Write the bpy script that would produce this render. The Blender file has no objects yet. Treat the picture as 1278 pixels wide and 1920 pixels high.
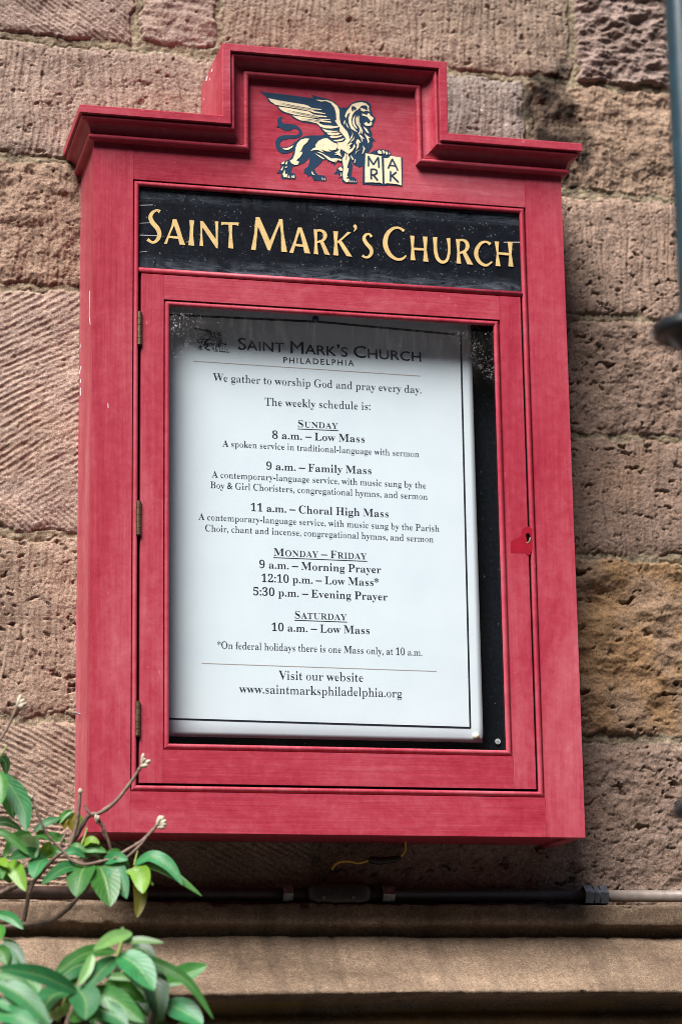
import bpy, bmesh, math, random
import numpy as np
from mathutils import Vector, Matrix
rnd = random.Random(7)
sc = bpy.context.scene
COL = sc.collection

# ------------------------------------------------------------------ camera
F_PX, PW, PH = 4738.93, 1278.0, 1920.0            # focal length in photo pixels, photo size
CAM = Vector((-0.84005, -3.44738, -0.88910))
R_X = Vector((0.9719735, -0.2346405, -0.0145382))  # camera right, down, forward in world axes
R_D = Vector((0.0408881, 0.2296252, -0.9724199))
R_F = Vector((0.2315074, 0.9445719, 0.2327836))
cd = bpy.data.cameras.new("camera")
cam = bpy.data.objects.new("camera", cd)
COL.objects.link(cam)
cam.matrix_world = Matrix(((R_X.x, -R_D.x, -R_F.x, CAM.x), (R_X.y, -R_D.y, -R_F.y, CAM.y),
                           (R_X.z, -R_D.z, -R_F.z, CAM.z), (0, 0, 0, 1)))
cd.sensor_fit = 'HORIZONTAL'
cd.sensor_width = 24.0
cd.lens = F_PX / PW * 24.0
cd.clip_start, cd.clip_end = 0.05, 500
cd.dof.use_dof = True
cd.dof.focus_distance = (Vector((0, 0, 0)) - CAM).dot(R_F)
cd.dof.aperture_fstop = 3.2
sc.camera = cam

# ------------------------------------------------------------------ light
SUN_EL, SUN_AZ = 55.0, 41.0      # azimuth measured from the wall's normal towards the left
w = bpy.data.worlds.new("World")
sc.world = w
w.use_nodes = True
nt = w.node_tree
bg = nt.nodes["Background"]
sky = nt.nodes.new("ShaderNodeTexSky")
sky.sky_type = 'NISHITA'
sky.sun_disc = False
sky.sun_elevation = math.radians(SUN_EL)
sky.sun_rotation = math.radians(180 + SUN_AZ)
nt.links.new(sky.outputs[0], bg.inputs[0])
bg.inputs[1].default_value = 0.05
sl = bpy.data.lights.new("sun", 'SUN')
sl.energy = 5.0
sl.angle = math.radians(33)
sl.color = (1.0, 0.975, 0.95)
so = bpy.data.objects.new("sun", sl)
COL.objects.link(so)
e, a = math.radians(SUN_EL), math.radians(SUN_AZ)
to_sun = Vector((-math.sin(a) * math.cos(e), -math.cos(a) * math.cos(e), math.sin(e)))
so.rotation_euler = to_sun.to_track_quat('Z', 'Y').to_euler()
sc.view_settings.view_transform = 'Standard'
sc.view_settings.look = 'None'
sc.view_settings.gamma = 1.0
sc.view_settings.exposure = 1.05
try:
    sc.cycles.use_denoising = True
    sc.cycles.filter_width = 0.9
    sc.cycles.max_bounces = 8
    sc.cycles.transparent_max_bounces = 12
except Exception:
    pass

def at(px, py, Y=0.0):
    """a measured photo pixel as a point on the plane y = Y"""
    d = R_X * ((px - PW / 2) / F_PX) + R_D * ((py - PH / 2) / F_PX) + R_F
    return CAM + d * ((Y - CAM.y) / d.y)

# ------------------------------------------------------------------ helpers
def mesh_obj(name, verts, faces, mat, parent=None, smooth=False, origin=None):
    me = bpy.data.meshes.new(name)
    me.from_pydata([tuple(v) for v in verts], [], faces)
    me.validate()
    return link(name, me, mat, parent, smooth, origin)

def link(name, me, mat, parent=None, smooth=False, origin=None):
    if smooth:
        me.polygons.foreach_set('use_smooth', [True] * len(me.polygons))
    me.materials.append(mat)
    o = bpy.data.objects.new(name, me)
    COL.objects.link(o)
    og = Vector(origin) if origin is not None else None
    if parent is not None:
        o.parent = parent
        base = world_loc(parent)
        me.transform(Matrix.Translation(-base))
    elif og is not None:
        me.transform(Matrix.Translation(-og))
        o.location = og
    return o

def world_loc(o):
    v = Vector(o.location)
    while o.parent:
        o = o.parent
        v += o.location
    return v

def bm_obj(name, bm, mat, parent=None, smooth=False, bevel=0.0, segs=2):
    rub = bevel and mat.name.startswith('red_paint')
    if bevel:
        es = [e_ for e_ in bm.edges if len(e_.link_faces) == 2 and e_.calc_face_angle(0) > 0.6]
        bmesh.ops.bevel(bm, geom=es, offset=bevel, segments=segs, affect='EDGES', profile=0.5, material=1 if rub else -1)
    bmesh.ops.recalc_face_normals(bm, faces=bm.faces)
    me = bpy.data.meshes.new(name)
    bm.to_mesh(me)
    bm.free()
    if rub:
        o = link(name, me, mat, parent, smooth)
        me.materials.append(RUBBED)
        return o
    return link(name, me, mat, parent, smooth)

def tag(o, label=None, cat=None, group=None, kind=None):
    if label: o['label'] = label
    if cat: o['category'] = cat
    if group: o['group'] = group
    if kind: o['kind'] = kind
    return o

def thing(name, label, cat, loc, group=None):
    o = bpy.data.objects.new(name, None)
    o.empty_display_size = 0.05
    COL.objects.link(o)
    o.location = loc
    return tag(o, label, cat, group)

def add_box(bm, x0, x1, y0, y1, z0, z1):
    vs = [bm.verts.new(p) for p in ((x0, y0, z0), (x1, y0, z0), (x1, y1, z0), (x0, y1, z0),
                                    (x0, y0, z1), (x1, y0, z1), (x1, y1, z1), (x0, y1, z1))]
    for f in ((0, 1, 5, 4), (1, 2, 6, 5), (2, 3, 7, 6), (3, 0, 4, 7), (4, 5, 6, 7), (3, 2, 1, 0)):
        bm.faces.new([vs[i] for i in f])

def box(name, x0, x1, y0, y1, z0, z1, mat, parent, bevel=0.0008):
    bm = bmesh.new()
    add_box(bm, x0, x1, y0, y1, z0, z1)
    return bm_obj(name, bm, mat, parent, bevel=bevel)

def prism(name, pts, y0, y1, mat, parent, bevel=0.0008):
    bm = bmesh.new()
    f = [bm.verts.new((p[0], y0, p[1])) for p in pts]
    b = [bm.verts.new((p[0], y1, p[1])) for p in pts]
    bm.faces.new(f)
    bm.faces.new(b[::-1])
    n = len(pts)
    for i in range(n):
        bm.faces.new((f[i], b[i], b[(i + 1) % n], f[(i + 1) % n]))
    return bm_obj(name, bm, mat, parent, bevel=bevel)

def tube_data(pts, radii, n=10, V=None, Fc=None, cap=True):
    V = [] if V is None else V
    Fc = [] if Fc is None else Fc
    pts = [Vector(p) for p in pts]
    off = len(V)
    prev = None
    for i, p in enumerate(pts):
        t = (pts[min(i + 1, len(pts) - 1)] - pts[max(i - 1, 0)]).normalized()
        if prev is None:
            u = t.orthogonal().normalized()
        else:
            u = (prev - t * prev.dot(t)).normalized()
        prev = u
        v = t.cross(u)
        r = radii[i] if hasattr(radii, '__len__') else radii
        for k in range(n):
            an = 2 * math.pi * k / n
            V.append(p + (u * math.cos(an) + v * math.sin(an)) * r)
    for i in range(len(pts) - 1):
        for k in range(n):
            k2 = (k + 1) % n
            Fc.append((off + i * n + k, off + i * n + k2, off + (i + 1) * n + k2, off + (i + 1) * n + k))
    if cap:
        Fc.append(tuple(off + k for k in range(n))[::-1])
        Fc.append(tuple(off + (len(pts) - 1) * n + k for k in range(n)))
    return V, Fc

def catmull(pts, k=6):
    P = [np.array(p, float) for p in pts]
    out = []
    for i in range(len(P) - 1):
        p0, p1, p2, p3 = P[max(i - 1, 0)], P[i], P[i + 1], P[min(i + 2, len(P) - 1)]
        for j in range(k):
            t = j / k
            out.append(0.5 * ((2 * p1) + (-p0 + p2) * t + (2 * p0 - 5 * p1 + 4 * p2 - p3) * t * t + (-p0 + 3 * p1 - 3 * p2 + p3) * t ** 3))
    out.append(P[-1])
    return out

# ------------------------------------------------------------------ materials
def new_mat(name):
    m = bpy.data.materials.new(name)
    m.use_nodes = True
    n = m.node_tree
    return m, n, n.nodes["Principled BSDF"]

def N(n, t, **kw):
    x = n.nodes.new(t)
    for k, v in kw.items():
        if k in x.inputs.keys():
            x.inputs[k].default_value = v
        else:
            setattr(x, k, v)
    return x

def ramp(n, fac, stops):
    r = n.nodes.new("ShaderNodeValToRGB")
    el = r.color_ramp.elements
    while len(el) < len(stops):
        el.new(0.5)
    for i, (p, c) in enumerate(stops):
        el[i].position = p
        el[i].color = (*c, 1) if len(c) == 3 else c
    n.links.new(fac, r.inputs[0])
    return r.outputs[0]

def mapped(n, scale, coord='Object', rot=None):
    tc = n.nodes.new("ShaderNodeTexCoord")
    mp = n.nodes.new("ShaderNodeMapping")
    mp.inputs['Scale'].default_value = scale
    if rot: mp.inputs['Rotation'].default_value = rot
    n.links.new(tc.outputs[coord], mp.inputs[0])
    return mp.outputs[0]

def noise(n, vec, scale, detail=4.0, rough=0.55, dist=0.0):
    x = n.nodes.new("ShaderNodeTexNoise")
    x.inputs['Scale'].default_value = scale
    x.inputs['Detail'].default_value = detail
    x.inputs['Roughness'].default_value = rough
    x.inputs['Distortion'].default_value = dist
    n.links.new(vec, x.inputs['Vector'])
    return x.outputs[0]

def mixc(n, fac, a_, b_, mode='MIX'):
    x = n.nodes.new("ShaderNodeMix")
    x.data_type = 'RGBA'
    x.blend_type = mode
    for s, v in ((0, fac), (6, a_), (7, b_)):
        if isinstance(v, (int, float)):
            x.inputs[s].default_value = v
        elif isinstance(v, tuple):
            x.inputs[s].default_value = (*v, 1)
        else:
            n.links.new(v, x.inputs[s])
    return x.outputs[2]

def math_n(n, op, a_, b_=None, clamp=False):
    x = n.nodes.new("ShaderNodeMath")
    x.operation = op
    x.use_clamp = clamp
    for i, v in enumerate((a_, b_)):
        if v is None: continue
        if isinstance(v, (int, float)): x.inputs[i].default_value = v
        else: n.links.new(v, x.inputs[i])
    return x.outputs[0]

def bump(n, bs, h, strength, dist):
    b = n.nodes.new("ShaderNodeBump")
    b.inputs['Strength'].default_value = strength
    b.inputs['Distance'].default_value = dist
    n.links.new(h, b.inputs['Height'])
    n.links.new(b.outputs[0], bs.inputs['Normal'])

def red_wood(name, grain, seed=0.0, fade=0.0):
    """weathered red paint on a board whose grain runs along x, y or z"""
    m, n, bs = new_mat(name)
    sc_ = {'z': (60, 60, 2.2), 'x': (2.2, 60, 60), 'y': (60, 2.2, 60)}[grain]
    med = {'z': (9, 9, 2.0), 'x': (2.0, 9, 9), 'y': (9, 2.0, 9)}[grain]
    vg = mapped(n, sc_)
    vm = mapped(n, med)
    vo = mapped(n, (1, 1, 1))
    big = noise(n, vm, 1.0, 6, 0.62, 0.8)
    fine = noise(n, vg, 3.0, 4, 0.6)
    mott = noise(n, vo, 60.0, 6, 0.75, 0.4)
    patch = noise(n, mapped(n, {'z': (1, 1, .55), 'x': (.55, 1, 1), 'y': (1, .55, 1)}[grain]), 13.0, 6, 0.62, 1.2)
    pm = ramp(n, patch, [(0.47, (0, 0, 0)), (0.60, (1, 1, 1))])
    f1 = math_n(n, 'ADD', math_n(n, 'MULTIPLY', big, 0.62), math_n(n, 'MULTIPLY', fine, 0.20))
    f1 = math_n(n, 'ADD', f1, math_n(n, 'MULTIPLY', mott, 0.34))
    f1 = math_n(n, 'ADD', f1, math_n(n, 'MULTIPLY', pm, 0.03))
    f1 = math_n(n, 'ADD', f1, fade + 0.055)
    c = ramp(n, f1, [(0.46, (0.25, 0.0085, 0.024)), (0.62, (0.345, 0.031, 0.053)), (0.78, (0.42, 0.075, 0.100)), (0.97, (0.52, 0.185, 0.20))])
    # pale rubbed specks
    sp = noise(n, mapped(n, {'z': (1, 1, .45), 'x': (.45, 1, 1), 'y': (1, .45, 1)}[grain]), 210.0, 3, 0.6)
    spm = ramp(n, sp, [(0.66, (0, 0, 0)), (0.74, (1, 1, 1))])
    rare = ramp(n, noise(n, vo, 14.0, 3), [(0.50, (0, 0, 0)), (0.68, (1, 1, 1))])
    c = mixc(n, math_n(n, 'MULTIPLY', math_n(n, 'MULTIPLY', spm, rare), 0.55), c, (0.66, 0.26, 0.28))
    n.links.new(c, bs.inputs['Base Color'])
    rg = ramp(n, big, [(0.3, (0.40,) * 3), (0.7, (0.58,) * 3)])
    n.links.new(rg, bs.inputs['Roughness'])
    bs.inputs['Specular IOR Level'].default_value = 0.32
    h = math_n(n, 'ADD', fine, math_n(n, 'MULTIPLY', mott, 0.7))
    bump(n, bs, h, 0.5, 0.0009)
    return m

RED_Z, RED_X, RED_Y = red_wood("red_paint_upright", 'z'), red_wood("red_paint_level", 'x'), red_wood("red_paint_side", 'y', fade=0.06)
RED_SIDE = red_wood("red_paint_faded_side", 'z', fade=0.10)

def simple(name, col, rough=0.5, metal=0.0, var=0.0, scale=40, spec=0.5, bmp=0.0):
    m, n, bs = new_mat(name)
    if var:
        f = noise(n, mapped(n, (1, 1, 1)), scale, 5, 0.6)
        d = tuple(max(0, c * (1 - var)) for c in col)
        l = tuple(min(1, c * (1 + var)) for c in col)
        n.links.new(ramp(n, f, [(0.3, d), (0.7, l)]), bs.inputs['Base Color'])
        if bmp: bump(n, bs, f, 0.5, bmp)
    else:
        bs.inputs['Base Color'].default_value = (*col, 1)
    bs.inputs['Roughness'].default_value = rough
    bs.inputs['Metallic'].default_value = metal
    bs.inputs['Specular IOR Level'].default_value = spec
    return m

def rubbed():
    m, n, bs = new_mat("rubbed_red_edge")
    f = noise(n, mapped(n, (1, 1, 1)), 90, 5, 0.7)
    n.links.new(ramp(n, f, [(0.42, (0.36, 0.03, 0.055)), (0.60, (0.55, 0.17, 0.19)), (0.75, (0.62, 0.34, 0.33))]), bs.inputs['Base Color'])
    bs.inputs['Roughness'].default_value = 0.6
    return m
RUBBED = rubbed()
INNER = simple("black_interior_paint", (0.006, 0.007, 0.009), 0.7, var=0.5, scale=90, spec=0.2)
INK = simple("black_ink", (0.010, 0.012, 0.020), 0.6, spec=0.2)
INK_TEXT = simple("dark_text_ink", (0.018, 0.024, 0.040), 0.6, spec=0.2)
RULE = simple("pale_brown_rule_ink", (0.40, 0.33, 0.30), 0.6, spec=0.2)
BRASS = simple("aged_brass", (0.16, 0.125, 0.07), 0.42, 0.85, var=0.45, scale=220, bmp=0.0004)
KEYBRASS = simple("bright_brass", (0.8, 0.66, 0.42), 0.3, 0.7)
HOLE = simple("keyhole_dark", (0.002, 0.002, 0.002), 0.9, spec=0.0)
FRESH = simple("fresh_red_paint", (0.29, 0.008, 0.022), 0.35, var=0.12, scale=90)
WHITE_CHIP = simple("bare_white_primer", (0.74, 0.70, 0.68), 0.7, var=0.15, scale=150)
STEEL = simple("zinc_steel", (0.35, 0.36, 0.38), 0.35, 0.8, var=0.3, scale=150)
PIN_PALE = simple("ivory_plastic", (0.72, 0.66, 0.50), 0.3)
PIN_BLUE = simple("blue_plastic", (0.012, 0.03, 0.12), 0.3)

def worn_paint(name, col, under, amount=0.5):
    m, n, bs = new_mat(name)
    vo = mapped(n, (1, 1, 1))
    f = noise(n, vo, 70, 5, 0.65)
    brush = noise(n, mapped(n, (1, 1, 9)), 40, 4, 0.6)
    c = ramp(n, f, [(0.3, tuple(x * .84 for x in col)), (0.7, tuple(min(1, x * 1.10) for x in col))])
    c = mixc(n, math_n(n, 'MULTIPLY', ramp(n, brush, [(0.45, (0, 0, 0)), (0.75, (1, 1, 1))]), 0.35), c, tuple(x * .66 for x in col))
    loss = ramp(n, noise(n, vo, 330, 3, 0.65), [(0.62, (0, 0, 0)), (0.70, (1, 1, 1))])
    c = mixc(n, math_n(n, 'MULTIPLY', loss, amount), c, under)
    n.links.new(c, bs.inputs['Base Color'])
    bs.inputs['Roughness'].default_value = 0.42
    bump(n, bs, f, 0.3, 0.0006)
    return m
GOLD = worn_paint("gold_letter_paint", (0.66, 0.455, 0.19), (0.12, 0.08, 0.03), 0.7)
CREAM = worn_paint("cream_paint", (0.82, 0.68, 0.45), (0.35, 0.16, 0.10), 0.45)
NAVY = worn_paint("navy_paint", (0.009, 0.036, 0.078), (0.09, 0.07, 0.10), 0.5)

def sign_black():
    m, n, bs = new_mat("weathered_black_paint")
    vo = mapped(n, (1, 1, 1))
    streak = noise(n, mapped(n, (9.0, 20, 55)), 1.6, 7, 0.75, 1.2)
    drip = noise(n, mapped(n, (70, 20, 6)), 1.0, 5, 0.65)
    speck = noise(n, vo, 330.0, 2, 0.5)
    mot = noise(n, vo, 60.0, 6, 0.7)
    base = ramp(n, mot, [(0.35, (0.003, 0.0035, 0.006)), (0.62, (0.006, 0.008, 0.013)), (0.8, (0.016, 0.021, 0.032))])
    # worn edges: z in the board's own frame (board spans 0.3165 .. 0.4385)
    tc = n.nodes.new("ShaderNodeTexCoord")
    sx = n.nodes.new("ShaderNodeSeparateXYZ")
    n.links.new(tc.outputs['Object'], sx.inputs[0])
    z = math_n(n, 'SUBTRACT', sx.outputs[2], 0.3775 + 0.505)
    edge = math_n(n, 'DIVIDE', math_n(n, 'ABSOLUTE', z), 0.061)
    em = ramp(n, edge, [(0.62, (0, 0, 0)), (1.0, (1, 1, 1))])
    s2 = ramp(n, math_n(n, 'MULTIPLY', streak, 1.0), [(0.47, (0, 0, 0)), (0.64, (1, 1, 1))])
    d2 = ramp(n, drip, [(0.40, (0, 0, 0)), (0.75, (1, 1, 1))])
    wear = math_n(n, 'MULTIPLY', em, math_n(n, 'MAXIMUM', s2, math_n(n, 'MULTIPLY', d2, 0.6)))
    c = mixc(n, math_n(n, 'MULTIPLY', wear, 0.75), base, (0.12, 0.14, 0.17))
    sp = ramp(n, speck, [(0.67, (0, 0, 0)), (0.73, (1, 1, 1))])
    rare = ramp(n, mot, [(0.45, (0, 0, 0)), (0.6, (1, 1, 1))])
    c = mixc(n, math_n(n, 'MULTIPLY', math_n(n, 'MULTIPLY', sp, rare), 0.5), c, (0.42, 0.40, 0.38))
    n.links.new(c, bs.inputs['Base Color'])
    bs.inputs['Roughness'].default_value = 0.45
    bs.inputs['Specular IOR Level'].default_value = 0.14
    bump(n, bs, math_n(n, 'ADD', streak, mot), 0.3, 0.0008)
    return m
SIGN = sign_black()

def backing_mat():
    m, n, bs = new_mat("black_backing_felt")
    vo = mapped(n, (1, 1, 1))
    mot = noise(n, vo, 180.0, 5, 0.7)
    base = ramp(n, mot, [(0.35, (0.003, 0.0035, 0.005)), (0.58, (0.006, 0.009, 0.014)), (0.74, (0.012, 0.032, 0.055))])
    sp = ramp(n, noise(n, vo, 300.0, 1, 0.5), [(0.77, (0, 0, 0)), (0.80, (1, 1, 1))])
    c = mixc(n, math_n(n, 'MULTIPLY', sp, 0.5), base, (0.5, 0.5, 0.5))
    n.links.new(c, bs.inputs['Base Color'])
    bs.inputs['Roughness'].default_value = 0.8
    bs.inputs['Specular IOR Level'].default_value = 0.08
    return m
BACK = backing_mat()

def paper_mat():
    m, n, bs = new_mat("printed_white_paper")
    f = noise(n, mapped(n, (1, 1, 1)), 14.0, 4, 0.5)
    n.links.new(ramp(n, f, [(0.3, (0.66, 0.71, 0.77)), (0.7, (0.71, 0.755, 0.805))]), bs.inputs['Base Color'])
    bs.inputs['Roughness'].default_value = 0.55
    bs.inputs['Specular IOR Level'].default_value = 0.25
    return m
PAPER = paper_mat()

def glass_mat():
    m = bpy.data.materials.new("dusty_window_glass")
    m.use_nodes = True
    n = m.node_tree
    out = n.nodes["Material Output"]
    n.nodes.remove(n.nodes["Principled BSDF"])
    tr = N(n, "ShaderNodeBsdfTransparent")
    tr.inputs[0].default_value = (0.97, 0.985, 0.98, 1)
    gl = N(n, "ShaderNodeBsdfGlossy")
    gl.inputs['Roughness'].default_value = 0.03
    fr = N(n, "ShaderNodeFresnel")
    fr.inputs[0].default_value = 1.45
    mx = N(n, "ShaderNodeMixShader")
    geo = N(n, "ShaderNodeNewGeometry")
    n.links.new(math_n(n, 'MULTIPLY', fr.outputs[0], math_n(n, 'SUBTRACT', 1.0, geo.outputs['Backfacing'])), mx.inputs[0])
    n.links.new(tr.outputs[0], mx.inputs[1])
    n.links.new(gl.outputs[0], mx.inputs[2])
    df = N(n, "ShaderNodeBsdfDiffuse")
    vo = mapped(n, (1, 1, 1))
    # dirt: thick towards the two upper corners and along the top, thin film elsewhere
    tc = n.nodes.new("ShaderNodeTexCoord")
    sx = n.nodes.new("ShaderNodeSeparateXYZ")
    n.links.new(tc.outputs['Object'], sx.inputs[0])
    ax = math_n(n, 'ABSOLUTE', sx.outputs[0])
    topd = math_n(n, 'SUBTRACT', 0.262 + 0.505, sx.outputs[2])          # distance below the top edge
    cor = math_n(n, 'SUBTRACT', 1.0, math_n(n, 'DIVIDE', math_n(n, 'ADD', math_n(n, 'MULTIPLY', math_n(n, 'SUBTRACT', 0.236, ax), 1.2), topd), 0.095), True)
    topm = math_n(n, 'SUBTRACT', 1.0, math_n(n, 'DIVIDE', topd, 0.11), True)
    rightm = math_n(n, 'MULTIPLY', math_n(n, 'GREATER_THAN', sx.outputs[0], 0.19), 0.30)
    clump = ramp(n, noise(n, vo, 55.0, 4, 0.6), [(0.42, (0, 0, 0)), (0.66, (1, 1, 1))])
    speck = ramp(n, noise(n, vo, 420.0, 2, 0.6), [(0.54, (0, 0, 0)), (0.62, (1, 1, 1))])
    drips = ramp(n, noise(n, mapped(n, (150, 20, 26)), 1.0, 4, 0.6), [(0.48, (0, 0, 0)), (0.75, (1, 1, 1))])
    a1 = math_n(n, 'MULTIPLY', math_n(n, 'MULTIPLY', cor, clump), speck)
    a2 = math_n(n, 'MULTIPLY', math_n(n, 'MULTIPLY', topm, drips), 0.05)
    tiny = ramp(n, noise(n, vo, 260.0, 1, 0.5), [(0.77, (0, 0, 0)), (0.80, (1, 1, 1))])
    a3 = math_n(n, 'MULTIPLY', tiny, math_n(n, 'ADD', math_n(n, 'MULTIPLY', topm, 0.6), math_n(n, 'ADD', rightm, 0.05)))
    film = math_n(n, 'ADD', math_n(n, 'MULTIPLY', noise(n, vo, 9.0, 3), 0.006), math_n(n, 'MULTIPLY', topm, 0.007))
    dirt = math_n(n, 'ADD', math_n(n, 'ADD', math_n(n, 'MULTIPLY', a1, 1.1), a2), math_n(n, 'ADD', a3, film), True)
    n.links.new(ramp(n, noise(n, vo, 300.0, 2), [(0.35, (0.62, 0.50, 0.38)), (0.62, (0.50, 0.54, 0.60))]), df.inputs[0])
    m2 = N(n, "ShaderNodeMixShader")
    n.links.new(math_n(n, 'MULTIPLY', dirt, math_n(n, 'SUBTRACT', 1.0, geo.outputs['Backfacing'])), m2.inputs[0])
    n.links.new(mx.outputs[0], m2.inputs[1])
    n.links.new(df.outputs[0], m2.inputs[2])
    n.links.new(m2.outputs[0], out.inputs[0])
    return m
GLASS = glass_mat()

def stone_mat(name, bump_d=0.0012, attr=True, col=((0.2, 0.15, 0.11), (0.33, 0.25, 0.19))):
    m, n, bs = new_mat(name)
    vo = mapped(n, (1, 1, 1))
    g1 = noise(n, vo, 160.0, 6, 0.72)
    g2 = noise(n, vo, 480.0, 3, 0.6)
    if attr:
        at_ = n.nodes.new("ShaderNodeAttribute")
        at_.attribute_name = "tint"
        base = at_.outputs['Color']
    else:
        base = ramp(n, noise(n, mapped(n, (0.5, 1, 1)), 7.0, 6, 0.65, 0.3), [(0.3, col[0]), (0.7, col[1])])
    v = ramp(n, g1, [(0.30, (0.62, 0.60, 0.58)), (0.70, (1.18, 1.17, 1.16))])
    v2 = ramp(n, g2, [(0.30, (0.50,) * 3), (0.70, (1.36,) * 3)])
    c = mixc(n, 1.0, mixc(n, 1.0, base, v, 'MULTIPLY'), v2, 'MULTIPLY')
    if not attr:
        st = ramp(n, noise(n, mapped(n, (1, 1, 1)), 240.0, 2), [(0.73, (0, 0, 0)), (0.77, (1, 1, 1))])
        c = mixc(n, math_n(n, 'MULTIPLY', st, 0.7), c, (0.05, 0.04, 0.035))
        drip = ramp(n, noise(n, mapped(n, (22, 1.5, 2.5)), 1.0, 5, 0.65), [(0.50, (0, 0, 0)), (0.72, (1, 1, 1))])
        c = mixc(n, math_n(n, 'MULTIPLY', drip, 0.62), c, (0.070, 0.048, 0.034))
        tcz = n.nodes.new("ShaderNodeTexCoord")
        sz = n.nodes.new("ShaderNodeSeparateXYZ")
        n.links.new(tcz.outputs['Object'], sz.inputs[0])
        low = math_n(n, 'LESS_THAN', sz.outputs[2], -0.7300)
        moss = ramp(n, noise(n, mapped(n, (4, 4, 30)), 1.6, 5, 0.6), [(0.42, (0, 0, 0)), (0.66, (1, 1, 1))])
        c = mixc(n, math_n(n, 'MULTIPLY', math_n(n, 'MULTIPLY', low, moss), 0.8), c, (0.22, 0.13, 0.03))
    n.links.new(c, bs.inputs['Base Color'])
    bs.inputs['Roughness'].default_value = 0.9
    bs.inputs['Specular IOR Level'].default_value = 0.15
    bump(n, bs, math_n(n, 'ADD', g1, math_n(n, 'MULTIPLY', g2, 0.5)), 0.8, bump_d)
    return m
STONE = stone_mat("brown_sandstone", 0.0026)
LEDGE = stone_mat("smooth_ledge_stone", 0.0009, False, ((0.105, 0.070, 0.047), (0.300, 0.215, 0.150)))

# ------------------------------------------------------------------ numpy noise
def _hash(ix, iy, seed):
    h = (ix.astype(np.int64) * 374761393 + iy.astype(np.int64) * 668265263 + seed * 974711) & 0x7fffffff
    h = ((h ^ (h >> 13)) * 1274126177) & 0x7fffffff
    return ((h ^ (h >> 16)) & 0xffff) / 65535.0

def pn(x, y, seed=0):
    """gradient noise, roughly -1 .. 1"""
    ix, iy = np.floor(x), np.floor(y)
    fx, fy = x - ix, y - iy
    u, v = fx * fx * fx * (fx * (fx * 6 - 15) + 10), fy * fy * fy * (fy * (fy * 6 - 15) + 10)
    def g(dx, dy):
        an = _hash(ix + dx, iy + dy, seed) * 2 * np.pi
        return np.cos(an) * (fx - dx) + np.sin(an) * (fy - dy)
    a0 = g(0, 0) * (1 - u) + g(1, 0) * u
    a1 = g(0, 1) * (1 - u) + g(1, 1) * u
    return (a0 * (1 - v) + a1 * v) * 1.5

def fbm(x, y, seed=0, octv=4, gain=0.5):
    s, amp = 0, 1.0
    for o in range(octv):
        s = s + amp * pn(x * 2 ** o + 13.7 * o, y * 2 ** o + 7.1 * o, seed + o)
        amp *= gain
    return s

def sst(e0, e1, x):
    t = np.clip((x - e0) / (e1 - e0), 0, 1)
    return t * t * (3 - 2 * t)

# ------------------------------------------------------------------ the stone wall
WALL_Y = 0.145
GROUND_Z = -2.45
# visible stones: (x0, x1, z0, z1, dressing, colour)
TAN, ROSE, GREY, BUFF, OCHRE, DUN = (0.360, 0.262, 0.210), (0.352, 0.252, 0.208), (0.292, 0.240, 0.212), (0.345, 0.240, 0.172), (0.365, 0.222, 0.118), (0.300, 0.208, 0.160)
stones = [
    (-1.10, -0.274, 0.722, 1.02, 'rake_down', ROSE), (-0.274, -0.143, 0.728, 1.02, 'flat_rake', ROSE),
    (-0.143, 0.437, 0.727, 1.02, 'drove', (0.325, 0.240, 0.184)), (0.437, 1.10, 0.725, 1.02, 'rough', (0.290, 0.212, 0.182)),
    (-0.95, 0.06, 0.527, 0.722, 'drove', TAN), (0.06, 0.359, 0.536, 0.727, 'drove', GREY), (0.359, 1.25, 0.537, 0.725, 'rough_soft', BUFF),
    (-1.05, 0.05, 0.324, 0.527, 'drove_rough', (0.320, 0.218, 0.160)), (0.05, 0.95, 0.330, 0.537, 'drove_pit', (0.330, 0.230, 0.177)),
    (-0.90, 0.0, -0.055, 0.324, 'rake_up', (0.390, 0.288, 0.234)), (0.0, 0.9, 0.136, 0.330, 'pit', DUN), (0.0, 1.1, -0.057, 0.136, 'drove_pit', DUN),
    (-1.10, 0.02, -0.329, -0.055, 'drove_pit', (0.325, 0.234, 0.176)), (0.02, 1.0, -0.337, -0.057, 'ochre', OCHRE),
    (-0.95, 0.0, -0.75, -0.329, 'chevron', (0.340, 0.248, 0.190)), (0.0, 1.05, -0.75, -0.337, 'pit', (0.315, 0.222, 0.174)),
]
r2 = random.Random(3)
ends = {}
for s in stones: ends.setdefault((s[2], s[3]), []).append(s)
XL, XR = -2.6, 2.6
for s in list(stones):                                   # carry the courses on beyond the picture
    if s[0] < -0.85:
        x1 = s[0]
        while x1 > XL:
            wd = r2.uniform(0.35, 0.8)
            stones.append((x1 - wd, x1, s[2], s[3], r2.choice(['drove', 'pit', 'rake_up']), r2.choice([TAN, ROSE, DUN, BUFF])))
            x1 -= wd
    if s[1] > 0.85:
        x0 = s[1]
        while x0 < XR:
            wd = r2.uniform(0.35, 0.8)
            stones.append((x0, x0 + wd, s[2], s[3], r2.choice(['drove', 'pit', 'drove_pit']), r2.choice([TAN, ROSE, DUN, BUFF])))
            x0 += wd
z0 = 1.02
rows = []
while z0 < 2.6:
    h_ = r2.uniform(0.2, 0.33); rows.append((z0, z0 + h_)); z0 += h_
z0 = -0.75
while z0 > GROUND_Z - 0.1:
    h_ = r2.uniform(0.25, 0.36); rows.append((z0 - h_, z0)); z0 -= h_
for (a0, a1) in rows:
    x0 = XL - r2.uniform(0, 0.4)
    while x0 < XR:
        wd = r2.uniform(0.35, 0.8)
        stones.append((x0, x0 + wd, a0, a1, r2.choice(['drove', 'pit', 'drove_pit']), r2.choice([TAN, ROSE, DUN, BUFF])))
        x0 += wd

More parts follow.
